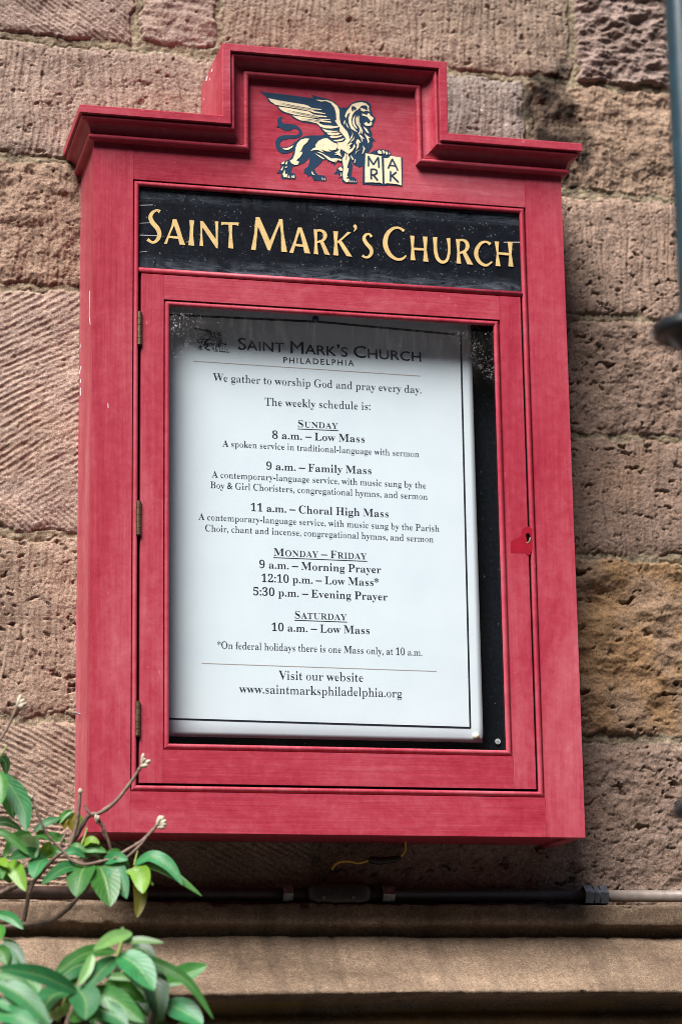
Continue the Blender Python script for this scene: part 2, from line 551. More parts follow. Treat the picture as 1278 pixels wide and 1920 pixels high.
def axis(lo, fine0, fine1, hi, fine, coarse):
    a_ = list(np.arange(lo, fine0, coarse)) + list(np.arange(fine0, fine1, fine)) + list(np.arange(fine1, hi + coarse, coarse))
    return np.array(a_)

def build_wall():
    xs = axis(XL, -0.53, 0.63, XR, 0.0017, 0.02)
    zs = axis(GROUND_Z - 0.05, -0.66, 0.90, 2.6, 0.0017, 0.02)
    X, Z = np.meshgrid(xs, zs)
    wx = X + 0.0075 * fbm(X * 22, Z * 22, 11, 4) + 0.002 * pn(X * 140, Z * 140, 15)
    wz = Z + 0.0065 * fbm(X * 20 + 50, Z * 24, 21, 4) + 0.002 * pn(X * 140, Z * 140, 16)
    d = np.full(X.shape, -1.0)
    idx = np.zeros(X.shape, int)
    for i, s in enumerate(stones):
        di = np.minimum(np.minimum(wx - s[0], s[1] - wx), np.minimum(wz - s[2], s[3] - wz))
        m_ = di > d
        d[m_] = di[m_]
        idx[m_] = i
    mort = 0.0060 + 0.0022 * fbm(X * 16, Z * 16, 31, 3)
    inside = sst(-0.0008, 0.0016, d - mort)
    edge_fall = sst(0.0, 0.016, d - mort)
    # base undulation + grain shared by all stones
    H = 0.0024 * fbm(X * 14, Z * 14, 41, 3) + 0.0007 * fbm(X * 60, Z * 60, 45, 3, 0.5) + 0.00055 * fbm(X * 190, Z * 210, 47, 2, 0.7) + 0.0006 * pn(X * 330, Z * 330, 49)
    vert = fbm(X * 150 + 2 * pn(X * 9, Z * 9, 3), Z * 7, 51, 3, 0.6)              # upright drove lines
    px_, pz_ = X + 0.006 * fbm(X * 70, Z * 70, 62, 2), Z + 0.004 * fbm(X * 70 + 9, Z * 70, 63, 2)
    pits_n = fbm(px_ * 40, pz_ * 66, 61, 4, 0.62)
    pits = sst(0.70, 1.0, pits_n)
    pits2 = sst(0.66, 0.92, fbm(px_ * 95 + 9, pz_ * 135, 65, 3, 0.6))
    bigpit = sst(0.72, 0.92, fbm(px_ * 19, pz_ * 42, 68, 4, 0.6))
    ridg = 1 - np.abs(fbm(X * 17 + 5, Z * 30, 71, 4, 0.5))
    def rake(ang, per, wob=1.0, seed=5):
        """parallel chisel strokes: every groove has its own breaks along its length"""
        an = math.radians(ang)
        al, ac = np.cos(an) * X + np.sin(an) * Z, -np.sin(an) * X + np.cos(an) * Z
        ph = ac / per + 0.55 * wob * fbm(X * 5, Z * 5, seed, 2) + 0.15 * fbm(X * 26, Z * 26, seed + 3, 3) + 0.08 * pn(X * 110, Z * 110, seed + 5)
        fl = np.floor(ph)
        fr = ph - fl
        seg = pn(al * 30 + fl * 17.31, fl * 5.17 + 0.37, seed + 7) + 0.5 * pn(al * 75 + fl * 9.7, fl * 3.3 + .21, seed + 9)
        worn = sst(-0.55, 0.30, fbm(X * 12, Z * 12, seed + 11, 3))
        dep = (0.35 + 0.65 * sst(-0.45, 0.15, seg)) * (0.5 + 0.5 * worn)
        return 1 - 2 * np.sin(np.pi * np.clip(fr * 1.0, 0, 1)) ** 1.4 * dep
    for kind in set(s[4] for s in stones):
        ids = [i for i, s in enumerate(stones) if s[4] == kind]
        m_ = np.isin(idx, ids)
        if kind == 'drove': h = 0.0014 * vert - 0.0034 * pits - 0.0024 * pits2
        elif kind == 'drove_rough': h = 0.0013 * vert + 0.0030 * fbm(X * 40, Z * 40, 81, 4, 0.6) - 0.003 * pits2
        elif kind == 'drove_pit': h = 0.0013 * vert - 0.0052 * pits - 0.0032 * pits2 - 0.007 * bigpit
        elif kind == 'pit': h = 0.0005 * vert - 0.0048 * pits - 0.0034 * pits2 - 0.0085 * bigpit + 0.0028 * fbm(X * 33, Z * 33, 83, 4, 0.6)
        elif kind == 'rough': h = 0.0075 * ridg + 0.006 * fbm(X * 20, Z * 34, 85, 4, 0.6) - 0.004 * bigpit
        elif kind == 'rough_soft': h = 0.0055 * fbm(X * 18, Z * 22, 87, 4, 0.55) + 0.0008 * vert - 0.003 * pits - 0.002 * pits2
        elif kind == 'ochre': h = 0.010 * fbm(X * 9, Z * 12, 89, 3, 0.5) + 0.004 * ridg - 0.004 * pits - 0.010 * bigpit - 0.0016 * pits2
        elif kind == 'rake_down': h = 0.0012 * rake(-35, 0.0068, 1.0, 5) - 0.002 * pits2
        elif kind == 'flat_rake': h = 0.0010 * rake(-7, 0.015, 0.8, 25) + 0.003 * fbm(X * 24, Z * 30, 91, 4) - 0.003 * pits2
        elif kind == 'rake_up':
            b = sst(-0.30, 0.30, (Z + 0.005 + 0.04 * pn(X * 7, Z * 7, 93)) / 0.05 * 0.5)
            h = 0.00105 * (rake(30, 0.0086, 1.4, 35) * b + rake(-38, 0.0072, 1.0, 37) * (1 - b)) - 0.0012 * pits2
        else:  # chevron
            b = sst(-0.3, 0.3, (Z + 0.455 + 0.55 * (X + 0.42) + 0.02 * pn(X * 9, Z * 9, 95)) / 0.03)
            h = 0.0014 * (rake(-27, 0.0080, 0.6, 45) * b + rake(-4, 0.0076, 0.7, 47) * (1 - b)) - 0.0012 * pits2
        H = np.where(m_, H + h, H)
    # chisel draft on a few lower edges
    mort_h = -0.0048 + 0.0016 * fbm(X * 70, Z * 70, 97, 3, 0.6) + 0.0007 * pn(X * 320, Z * 320, 99)
    Hs = H - 0.0022 * (1 - edge_fall)
    crack = np.exp(-((d - mort) / 0.0014) ** 2) * sst(-0.15, 0.35, fbm(X * 13, Z * 13, 131, 3))
    Hh = mort_h * (1 - inside) + Hs * inside - 0.0032 * crack
    # colour: each stone its own tint, mottled; sandy mortar; black lichen on one corner
    cols = np.array([s[5] for s in stones])
    T = cols[idx]
    mo = fbm(X * 7 + 3, Z * 9, 101, 4, 0.55)
    mo2 = fbm(X * 38, Z * 38, 105, 3, 0.6)
    T = T * (1 + 0.15 * mo + 0.10 * mo2)[..., None]
    warm = sst(0.1, 0.9, fbm(X * 5 + 8, Z * 6, 109, 3))[..., None]
    T = T * (1 - warm * np.array([0.02, 0.07, 0.12]))
    oc = np.isin(idx, [i for i, s in enumerate(stones) if s[4] == 'ochre'])
    ocm = sst(-0.35, 0.25, fbm(X * 8 + 1, Z * 7, 113, 4, 0.55))
    T = np.where((oc & (ocm < 1))[..., None], T * ocm[..., None] + (1 - ocm)[..., None] * np.array([0.325, 0.215, 0.140]), T)
    MC = np.array([0.300, 0.240, 0.165]) * (1 + 0.30 * fbm(X * 60, Z * 60, 117, 3, 0.7) + 0.2 * mo)[..., None]
    T = MC * (1 - inside[..., None]) + T * inside[..., None]
    lx, lz = (X - 0.402 - 0.12 * (0.665 - Z)) / 0.062, (Z - 0.655) / 0.115
    st = sst(0.0, 0.55, 1.15 - np.sqrt(lx ** 2 + lz ** 2) + 0.40 * fbm(X * 26, Z * 26, 121, 4, 0.6))
    T = T * (1 - np.clip(0.90 * st * (0.88 + 0.30 * mo2), 0, 0.93))[..., None]
    T = np.clip(T, 0.01, 0.7)
    Yv = WALL_Y - Hh
    nz, nx = X.shape
    co = np.stack([X, Yv, Z], -1).reshape(-1, 3)
    ii = np.arange(nz * nx).reshape(nz, nx)
    q = np.stack([ii[:-1, :-1], ii[:-1, 1:], ii[1:, 1:], ii[1:, :-1]], -1).reshape(-1, 4)
    # solid behind: back face and rim
    base = len(co)
    bc = np.array([[XL, .6, zs[0]], [xs[-1], .6, zs[0]], [xs[-1], .6, zs[-1]], [XL, .6, zs[-1]],
                   [XL, WALL_Y + .01, zs[0]], [xs[-1], WALL_Y + .01, zs[0]], [xs[-1], WALL_Y + .01, zs[-1]], [XL, WALL_Y + .01, zs[-1]]])
    co = np.vstack([co, bc])
    q2 = np.array([[3, 2, 1, 0], [0, 1, 5, 4], [1, 2, 6, 5], [2, 3, 7, 6], [3, 0, 4, 7]]) + base
    q = np.vstack([q, q2])
    me = bpy.data.meshes.new("stone_wall")
    me.vertices.add(len(co)); me.vertices.foreach_set('co', co.astype(np.float32).ravel())
    me.loops.add(q.size); me.loops.foreach_set('vertex_index', q.astype(np.int32).ravel())
    me.polygons.add(len(q)); me.polygons.foreach_set('loop_start', np.arange(0, q.size, 4, dtype=np.int32))
    me.update(calc_edges=True)
    ca = me.attributes.new("tint", 'FLOAT_COLOR', 'POINT')
    full = np.ones((len(co), 4), np.float32)
    full[:, :3] = 0.25
    full[:nz * nx, :3] = T.reshape(-1, 3)
    ca.data.foreach_set('color', full.ravel())
    o = link("stone_wall", me, STONE, None, smooth=True)
    tag(o, "wall of coursed brown sandstone blocks with tooled faces behind the red notice cabinet", "wall")
build_wall()

# ------------------------------------------------------------------ pavement below (out of the picture)
def build_ground():
    m, n, bs = new_mat("asphalt_paving")
    f = noise(n, mapped(n, (1, 1, 1)), 90, 5, 0.7)
    n.links.new(ramp(n, f, [(0.3, (0.03, 0.03, 0.03)), (0.7, (0.07, 0.068, 0.065))]), bs.inputs['Base Color'])
    bs.inputs['Roughness'].default_value = 0.9
    o = mesh_obj("pavement", [(-120, -200, GROUND_Z), (120, -200, GROUND_Z), (120, .5, GROUND_Z), (-120, .5, GROUND_Z)], [(0, 1, 2, 3)], m)
    tag(o, kind="structure")
build_ground()

def build_sky_blocker():
    """unseen brick block added across the street: it keeps the low sky off the wall and is what the door's glass mirrors"""
    brick = simple("dark_brick", (0.055, 0.034, 0.027), 0.9, var=0.3, scale=6)
    pane = simple("dark_window", (0.012, 0.014, 0.016), 0.15)
    t = thing("sky_blocker_terrace", "unseen dark brick block added across the street to hold back the low sky", "light blocker", (-4, -11.5, GROUND_Z))
    box("wall", -34, 26, -19, -11.5, GROUND_Z, GROUND_Z + 11.6, brick, t, 0)  # added sky blocker, out of view; height set to cut more fill
    box("cornice", -34.2, 26.2, -19.2, -11.2, GROUND_Z + 11.61, GROUND_Z + 12.0, brick, t, 0)
    for i in range(14):
        for k in range(4):
            x = -32 + i * 4.2
            box("window", x, x + 1.2, -11.49, -11.44, GROUND_Z + 1.0 + k * 2.75, GROUND_Z + 2.8 + k * 2.75, pane, t, 0)
build_sky_blocker()

# ------------------------------------------------------------------ moulded ledge
def build_ledge():
    prof = [(0.150, -0.5905), (0.1065, -0.5915), (0.1045, -0.5930), (0.1040, -0.6195), (0.1055, -0.6225), (0.1180, -0.6250),
            (0.1270, -0.6300), (0.1245, -0.6365), (0.1120, -0.6440), (0.0960, -0.6560), (0.0800, -0.6700), (0.0630, -0.6860),
            (0.0450, -0.7020), (0.0290, -0.7150), (0.0225, -0.7205), (0.0200, -0.7240), (0.0250, -0.7275), (0.0600, -0.7290),
            (0.0900, -0.7320), (0.1040, -0.7390), (0.1080, -0.7480), (0.1000, -0.7540), (0.0960, -0.7590), (0.1010, -0.7650),
            (0.1200, -0.7720), (0.1500, -0.7800)]
    P = []
    for i in range(len(prof) - 1):
        a_, b_ = np.array(prof[i]), np.array(prof[i + 1])
        k = max(1, int(np.linalg.norm(b_ - a_) / 0.004))
        for j in range(k): P.append(a_ + (b_ - a_) * j / k)
    P.append(np.array(prof[-1]))
    P = np.array(P)
    xs = axis(-2.5, -0.5, 0.62, 2.5, 0.004, 0.03)
    X, J = np.meshgrid(xs, np.arange(len(P)))
    Yb, Zb = P[J, 0], P[J, 1]
    tz = np.gradient(P, axis=0)
    nn = np.stack([tz[:, 1], -tz[:, 0]], -1)
    nn /= np.linalg.norm(nn, axis=1)[:, None] + 1e-9
    arc = np.concatenate([[0], np.cumsum(np.linalg.norm(np.diff(P, axis=0), axis=1))])[J]
    dsp = 0.0020 * fbm(X * 9, arc * 14, 201, 4) + 0.0009 * fbm(X * 60, arc * 60, 205, 3, 0.6)
    chip = sst(0.55, 0.9, fbm(X * 22, arc * 30, 207, 3))
    sharp = np.zeros(len(P)); 
    for zc in (-0.6225, -0.7240, -0.5925):
        sharp = np.maximum(sharp, np.exp(-((P[:, 1] - zc) / 0.004) ** 2))
    dsp = dsp - 0.0080 * chip * sharp[J]
    pit = sst(0.66, 0.85, fbm(X * 55, arc * 100, 211, 3))
    dsp = dsp - 0.0026 * pit
    for jx in (0.014, -1.1, 1.25):                       # upright joints between the ledge stones
        dsp = dsp - 0.0045 * np.exp(-((X - jx - 0.006 * pn(arc * 40, X * 0 + jx, 215)) / 0.0030) ** 2) * (0.7 + 0.3 * pn(arc * 60, X * 0, 217))
    # slow sag of the lower edge
    sag = 0.0032 * np.sin(X * 3.1 + 0.7) * sst(-0.63, -0.72, Zb)
    Y = Yb + nn[J, 0] * dsp
    Z = Zb + nn[J, 1] * dsp + sag
    nz, nx = X.shape
    co = np.stack([X, Y, Z], -1).reshape(-1, 3)
    ii = np.arange(nz * nx).reshape(nz, nx)
    q = np.stack([ii[:-1, :-1], ii[1:, :-1], ii[1:, 1:], ii[:-1, 1:]], -1).reshape(-1, 4)
    me = bpy.data.meshes.new("stone_ledge")
    me.from_pydata(co.tolist(), [], q.tolist())
    o = link("stone_ledge", me, LEDGE, None, smooth=True)
    tag(o, "moulded brown stone ledge projecting from the wall under the red cabinet", "ledge")
build_ledge()

# ------------------------------------------------------------------ the notice cabinet
BASE_Z = -0.505
cab = thing("notice_cabinet", "red painted wooden notice cabinet with stepped pediment and glazed door on the stone wall", "notice board", (0, 0.0, BASE_Z))
OX, OI, ZT = 0.358, 0.2997, 0.5025        # outer half width, opening half width, foot of the cornice
ZO1, ZO0 = 0.4485, -0.4485                # opening top / bottom
g = 0.0003
box("side_board", -OX + 0.0008, -OX + 0.019, 0.0206, 0.148, BASE_Z + 0.0005, ZT, RED_SIDE, cab)
box("side_board", OX - 0.019, OX - 0.0008, 0.0206, 0.148, BASE_Z + 0.0005, ZT, RED_SIDE, cab)
box("bottom_board", -OX + 0.0195, OX - 0.0195, 0.0206, 0.146, BASE_Z + 0.004, BASE_Z + 0.02, RED_X, cab)
box("stile", -OX, -OI - g, 0.0, 0.020, BASE_Z, ZT, RED_Z, cab, 0.0016)
box("stile", OI + g, OX, 0.0, 0.020, BASE_Z, ZT, RED_Z, cab, 0.0016)
box("bottom_rail", -OI, OI, 0.0004, 0.020, BASE_Z, ZO0, RED_X, cab, 0.0012)
SX, TZ = 0.1285, 0.6212
prism("pediment_panel", [(-OI, ZO1), (OI, ZO1), (OI, ZT), (SX, ZT), (SX, TZ), (-SX, TZ), (-SX, ZT), (-OI, ZT)], 0.0005, 0.020, RED_X, cab, 0.0006)
HC, PC = 0.044, 0.030
prism("pediment_block", [(-OX, ZT + .0003), (OX, ZT + .0003), (OX, ZT + HC), (SX + HC, ZT + HC), (SX + HC, TZ + HC - .003), (-SX - HC, TZ + HC - .003), (-SX - HC, ZT + HC), (-OX, ZT + HC)],
      0.0212, 0.146, RED_SIDE, cab, 0.0006)

def cornice():
    prof = []                                            # (h outward along the board, p towards the viewer)
    for k in range(9):                                    # bead
        an = -math.pi / 2 + math.pi * k / 8
        prof.append((0.0045 + 0.0045 * math.sin(an), 0.0065 + 0.0050 * math.cos(an)))
    prof.append((0.0096, 0.0062))
    for k in range(9):                                    # cove
        t = math.pi / 2 * k / 8
        prof.append((0.0100 + 0.0145 * math.sin(t), 0.0075 + 0.0145 * (1 - math.cos(t))))
    prof += [(0.0250, 0.0240), (0.0262, 0.0256), (0.0280, 0.0260), (0.0292, 0.0252), (0.0294, 0.0225), (0.0312, 0.0225), (0.0314, 0.0292), (0.0322, 0.0300), (0.0430, 0.0300), (0.0440, 0.0290), (0.0440, -0.0210)]
    prof = [(0.0, -0.0005)] + prof
    prof[0] = (0.0, -0.019)
    V3 = Vector
    sx_ = 0.85
    path = [((-OX, 0.146, ZT), (-sx_, 0, 0), (0, 0, 1)), ((-OX, 0, ZT), (-sx_, -1, 0), (0, 0, 1)),
            ((-SX, 0, ZT), (0, -1, 0), (-1, 0, 1)), ((-SX, 0, TZ), (0, -1, 0), (-1, 0, 0.91)),
            ((SX, 0, TZ), (0, -1, 0), (1, 0, 0.91)), ((SX, 0, ZT), (0, -1, 0), (1, 0, 1)),
            ((OX, 0, ZT), (sx_, -1, 0), (0, 0, 1)), ((OX, 0.146, ZT), (sx_, 0, 0), (0, 0, 1))]
    V, Fc = [], []
    n_ = len(prof)
    # each run gets its own vertices so the mitres stay crisp
    for i in range(len(path) - 1):
        off = len(V)
        ends_ = []
        for (b, p, h) in (path[i], path[i + 1]):
            for (hh, pp) in prof:
                q_ = V3(b) + V3(p) * pp + V3(h) * hh
                if i in (0, 6):                             # the returns butt on the wall
                    q_.y = min(q_.y, 0.147)
                V.append(q_)
        for k in range(n_ - 1):
            Fc.append((off + k, off + k + 1, off + n_ + k + 1, off + n_ + k))
    o = mesh_obj("cornice", V, Fc, RED_X, cab)
    me = o.data
    bm = bmesh.new(); bm.from_mesh(me)
    bmesh.ops.recalc_face_normals(bm, faces=bm.faces)
    for f_ in bm.faces: f_.smooth = True
    for e_ in bm.edges:
        if len(e_.link_faces) == 2 and e_.calc_face_angle(0) > 0.6: e_.smooth = False
    bm.to_mesh(me); bm.free()
cornice()

def rod(bm, p0, p1, r, n=12):
    V, Fc = tube_data([p0, p1], r, n)
    vs = [bm.verts.new(v) for v in V]
    for f_ in Fc: bm.faces.new([vs[i] for i in f_])

def bead_ring(name, x0, x1, z0, z1, y, r, mat, parent, mids=()):
    """rounded moulding round the inside of an opening, mitred square"""
    bm = bmesh.new()
    n = 14
    cs = [(math.cos(2 * math.pi * k / n) * r, math.sin(2 * math.pi * k / n) * r) for k in range(n)]
    corners = [(x0, z0, 1, 1), (x1, z0, -1, 1), (x1, z1, -1, -1), (x0, z1, 1, -1)]
    for i in range(4):
        a_, b_ = corners[i], corners[(i + 1) % 4]
        ra, rb = [], []
        for (u, v) in cs:
            for c_, lst in ((a_, ra), (b_, rb)):
                lst.append(bm.verts.new((c_[0] + c_[2] * (r + u), y + v, c_[1] + c_[3] * (r + u))))
        for k in range(n):
            bm.faces.new((ra[k], rb[k], rb[(k + 1) % n], ra[(k + 1) % n]))
    for z in mids:
        rod(bm, (x0 + 2 * r, y, z), (x1 - 2 * r, y, z), r)
    return bm_obj(name, bm, mat, parent, smooth=True)

BR = 0.0040
bead_ring("frame_bead", -OI + .0010, OI - .0010, ZO0 + .0010, ZO1 - .0010, 0.0046, BR, RED_Z, cab, mids=(0.3105,))
box("sign_board", -0.2902, 0.2902, 0.0080, 0.020, 0.3150, 0.4390, SIGN, cab, 0.0015)
bm = bmesh.new()
add_box(bm, -OI + .0006, -0.2895, 0.0092, 0.0195, -0.4480, 0.4480)      # dark rebate behind the beads
add_box(bm, 0.2895, OI - .0006, 0.0092, 0.0195, -0.4480, 0.4480)
add_box(bm, -0.2893, 0.2893, 0.0212, 0.026, 0.300, 0.445)
bm_obj("rebate", bm, INNER, cab)

# inside of the case
box("backing_board", -0.272, 0.272, 0.078, 0.086, -0.42, 0.292, BACK, cab, 0)
bm = bmesh.new()
add_box(bm, -0.284, -0.2725, 0.0225, 0.086, -0.42, 0.292)
add_box(bm, 0.2725, 0.284, 0.0225, 0.086, -0.42, 0.292)
add_box(bm, -0.284, 0.284, 0.0225, 0.086, 0.2925, 0.298)
add_box(bm, -0.284, 0.284, 0.0225, 0.086, -0.4265, -0.4205)
bm_obj("case_lining", bm, INNER, cab)

# the door
DX, DZ1, DZ0 = 0.2870, 0.3045, -0.4362
GX, GZ1, GZ0 = 0.2540, 0.2675, -0.3895
dy0, dy1 = 0.0012, 0.0205
bm = bmesh.new()
oc_ = [(-DX + .002, DZ0 + .002), (DX - .002, DZ0 + .002), (DX - .002, DZ1 - .002), (-DX + .002, DZ1 - .002)]
ic_ = [(-GX - .003, GZ0 - .003), (GX + .003, GZ0 - .003), (GX + .003, GZ1 + .003), (-GX - .003, GZ1 + .003)]
rings = [[bm.verts.new((q[0], y, q[1])) for q in c_] for c_ in (oc_, ic_) for y in (0.0192, dy1)]
for i in range(4):
    j = (i + 1) % 4
    bm.faces.new((rings[0][i], rings[0][j], rings[2][j], rings[2][i]))
    bm.faces.new((rings[1][j], rings[1][i], rings[3][i], rings[3][j]))
    bm.faces.new((rings[0][j], rings[0][i], rings[1][i], rings[1][j]))
    bm.faces.new((rings[2][i], rings[2][j], rings[3][j], rings[3][i]))
door = bm_obj("door", bm, RED_Z, cab)
box("door_stile", -DX, -GX - g, dy0, 0.0190, DZ0, DZ1, RED_Z, door, 0.0012)
box("door_stile", GX + g, DX, dy0, 0.0190, DZ0, DZ1, RED_Z, door, 0.0012)
box("door_rail", -GX, GX, dy0 + .0004, 0.0190, GZ1, DZ1, RED_X, door, 0.0010)
box("door_rail", -GX, GX, dy0 + .0004, 0.0190, DZ0, GZ0, RED_X, door, 0.0010)
bead_ring("glazing_bead", -GX + .0010, GX - .0010, GZ0 + .0010, GZ1 - .0010, 0.0062, 0.0040, RED_Z, door)
box("glass_pane", -0.2530, 0.2530, 0.0106, 0.0136, GZ0 + .001, GZ1 - .001, GLASS, door, 0)
for (px, py0, py1) in ((256.5, 585, 646), (253.0, 940, 1003), (255.0, 1316, 1380)):
    zc1, zc0 = at(px, py0).z, at(px, py1).z
    bm = bmesh.new()
    xk = -OI + 0.0099
    nk = 5
    for k in range(nk):
        a0, a1 = zc0 + (zc1 - zc0) * k / nk + .0003, zc0 + (zc1 - zc0) * (k + 1) / nk - .0003
        rod(bm, (xk, -0.0005, a0), (xk, -0.0005, a1), 0.0036, 14)
    rod(bm, (xk, -0.0005, zc0 - .0012), (xk, -0.0005, zc1 + .0012), 0.0022, 10)
    add_box(bm, xk - 0.0012, xk + 0.0012, 0.0018, 0.018, zc0, zc1)
    bm_obj("hinge", bm, BRASS, door, bevel=0.0)

def flat(name, polys, y, mat, parent, conv=None, step=0.00003):
    """painted marks: flat polygons lying on the plane y (fan of triangles through bmesh)"""
    bm = bmesh.new()
    yy = y
    for pl in polys:
        pts = [conv(*p) if conv else p for p in pl]
        vs = [bm.verts.new((p[0], yy, p[1])) for p in pts]
        es = []
        for i in range(len(vs)):
            try: es.append(bm.edges.new((vs[i], vs[(i + 1) % len(vs)])))
            except ValueError: pass
        bmesh.ops.triangle_fill(bm, edges=es, use_beauty=True)
        yy -= step
    for f_ in bm.faces:
        f_.normal_update()
        if f_.normal.y > 0: f_.normal_flip()
    me = bpy.data.meshes.new(name)
    bm.to_mesh(me); bm.free()
    return link(name, me, mat, parent)

def flat_each(name, polys, y, mat, parent, conv=None):
    return [flat(name, [p], y, mat, parent, conv) for p in polys]

def xz(px, py, Y=0.0):
    p = at(px, py, Y)
    return (p.x, p.z)

# keyhole, its brass edge and the touched-up paint round it
FACE = lambda px, py: xz(px, py, dy0)
kc = lambda x, y: FACE(880 + x / 5.325, 960 + y / 5.325)
flat("paint_patch", [[(410, 300), (440, 275), (480, 262), (520, 225), (545, 260), (550, 350), (545, 412), (410, 410)]], dy0 - .0002, FRESH, door, kc)
flat("paint_patch", [[(515, 240), (520, 190), (550, 152), (590, 145), (625, 170), (638, 200), (638, 330), (620, 380), (600, 430), (575, 436), (550, 410), (530, 340)]], dy0 - .0004, FRESH, door, kc)
kh = flat("keyhole", [[(557, 232), (568, 214), (585, 212), (600, 224), (604, 245), (598, 262), (590, 300), (572, 303), (566, 262)]], dy0 - .0007, HOLE, door, kc)
flat("keyhole_rim", [[(598, 252), (612, 250), (608, 275), (592, 302), (574, 315), (562, 308), (585, 294)]], dy0 - .0009, KEYBRASS, kh, kc)

# chipped paint, nail
flat_each("paint_chip", [[xz(*p) for p in pl] for pl in (
    [(167.2, 545), (168.1, 545), (167.9, 575), (167.6, 592), (169.6, 607), (168.6, 609), (166.8, 592), (167.3, 570)],
    [(201.8, 757), (202.8, 754), (203.4, 765), (202.2, 765)])], -0.0002, WHITE_CHIP, cab)

flat("scratch", [[xz(*p) for p in [(900, 205), (902, 204), (905, 206), (903, 207)]]], 0.0003, WHITE_CHIP, cab)
flr = random.Random(5)
def flake(name, c, u, v, size):
    """a ragged flat flake about c spanned by u, v"""
    k = flr.randint(6, 9)
    pts = [c + (u * math.cos(2 * math.pi * i / k) * flr.uniform(.5, 1.2) * size[0] + v * math.sin(2 * math.pi * i / k) * flr.uniform(.5, 1.2) * size[1]) for i in range(k)]
    return mesh_obj(name, pts, [tuple(range(k))], WHITE_CHIP, cab)
for zz, sz in ((0.672 - .016, .004), (0.645, .0025), (0.633, .0018), (0.652, .003)):
    flake("paint_chip", Vector((-SX - HC - .0004, 0.07 + flr.uniform(-.02, .05), zz)), Vector((0, 1, 0)), Vector((0, 0, 1)), (sz * 2.2, sz))
for px_, py_ in ((139, 645), (141, 688), (139, 692), (138, 712), (137, 735), (139, 728)):
    c_ = at(px_ + 3, py_, 0.12)
    flake("caulk_flake", Vector((-OX - .0002 + .0008, 0.128 + flr.uniform(-.006, .006), c_.z)), Vector((0, 1, 0)), Vector((0, 0, 1)), (.007, .004))
nz_ = at(145.5, 1340, 0.10).z
V, Fc = tube_data([(-OX + .004, 0.10, nz_), (-OX - .005, 0.10, nz_ + .002)], [0.0013, 0.0013], 8)
V, Fc = tube_data([(-OX - .005, 0.10, nz_ + .002), (-OX - .0065, 0.10, nz_ + .0024)], [0.0032, 0.0030], 10, V, Fc)
mesh_obj("nail", V, Fc, STEEL, cab)
p = at(932, 1391, 0.078)
bm = bmesh.new()
rod(bm, (p.x, 0.0775, p.z), (p.x, 0.0755, p.z), 0.0042, 16)
for (dx, dz) in ((1, 0), (0, 1)):
    add_box(bm, p.x - .0008 - .0018 * dx, p.x + .0008 + .0018 * dx, 0.0750, 0.0757, p.z - .0008 - .0018 * dz, p.z + .0008 + .0018 * dz)
bm_obj("screw", bm, simple("bright_screw", (0.72, 0.73, 0.74), 0.35, 0.3), cab, smooth=False)

# flaked strip of bare primer along the top of the sign board and cracks at its left end
sgA = lambda x, y: xz(250 + x / 3.454, 340 + y / 3.454, 0.008)
sgB = lambda x, y: xz(620 + x / 3.363, 370 + y / 3.363, 0.008)
flat_each("worn_edge", [[sgA(*p) for p in pl] for pl in (
    [(300, 46), (520, 62), (520, 66), (430, 60), (300, 50)], [(750, 74), (860, 82), (960, 92), (955, 98), (850, 90), (760, 84)],
    [(1090, 92), (1200, 100), (1200, 104), (1080, 98)], [(40, 151), (125, 149), (126, 153), (40, 156)], [(40, 268), (120, 264), (120, 268), (40, 272)],
    [(40, 344), (150, 348), (205, 355), (150, 353), (40, 350)], [(40, 455), (90, 450), (90, 453), (40, 459)])] +
    [[sgB(*p) for p in pl] for pl in ([(1085, 280), (1190, 279), (1208, 283), (1208, 286), (1090, 285)], [(200, 8), (400, 26), (400, 30), (200, 13)])],
    0.0078, simple("worn_bare_wood", (0.30, 0.29, 0.29), 0.8, var=0.3, scale=150), cab)

# ------------------------------------------------------------------ strokes and sign lettering
def stroke(pts, k=6):
    """centre line with widths -> outline quads"""
    P = catmull(pts, k) if len(pts) > 2 else [np.array(q, float) for q in pts]
    quads = []
    L, R = [], []
    for i, q in enumerate(P):
        t = P[min(i + 1, len(P) - 1)][:2] - P[max(i - 1, 0)][:2]
        t = t / (np.linalg.norm(t) + 1e-9)
        nrm = np.array([-t[1], t[0]])
        L.append(q[:2] + nrm * q[2] / 2); R.append(q[:2] - nrm * q[2] / 2)
    return [tuple(v) for v in L] + [tuple(v) for v in R[::-1]]

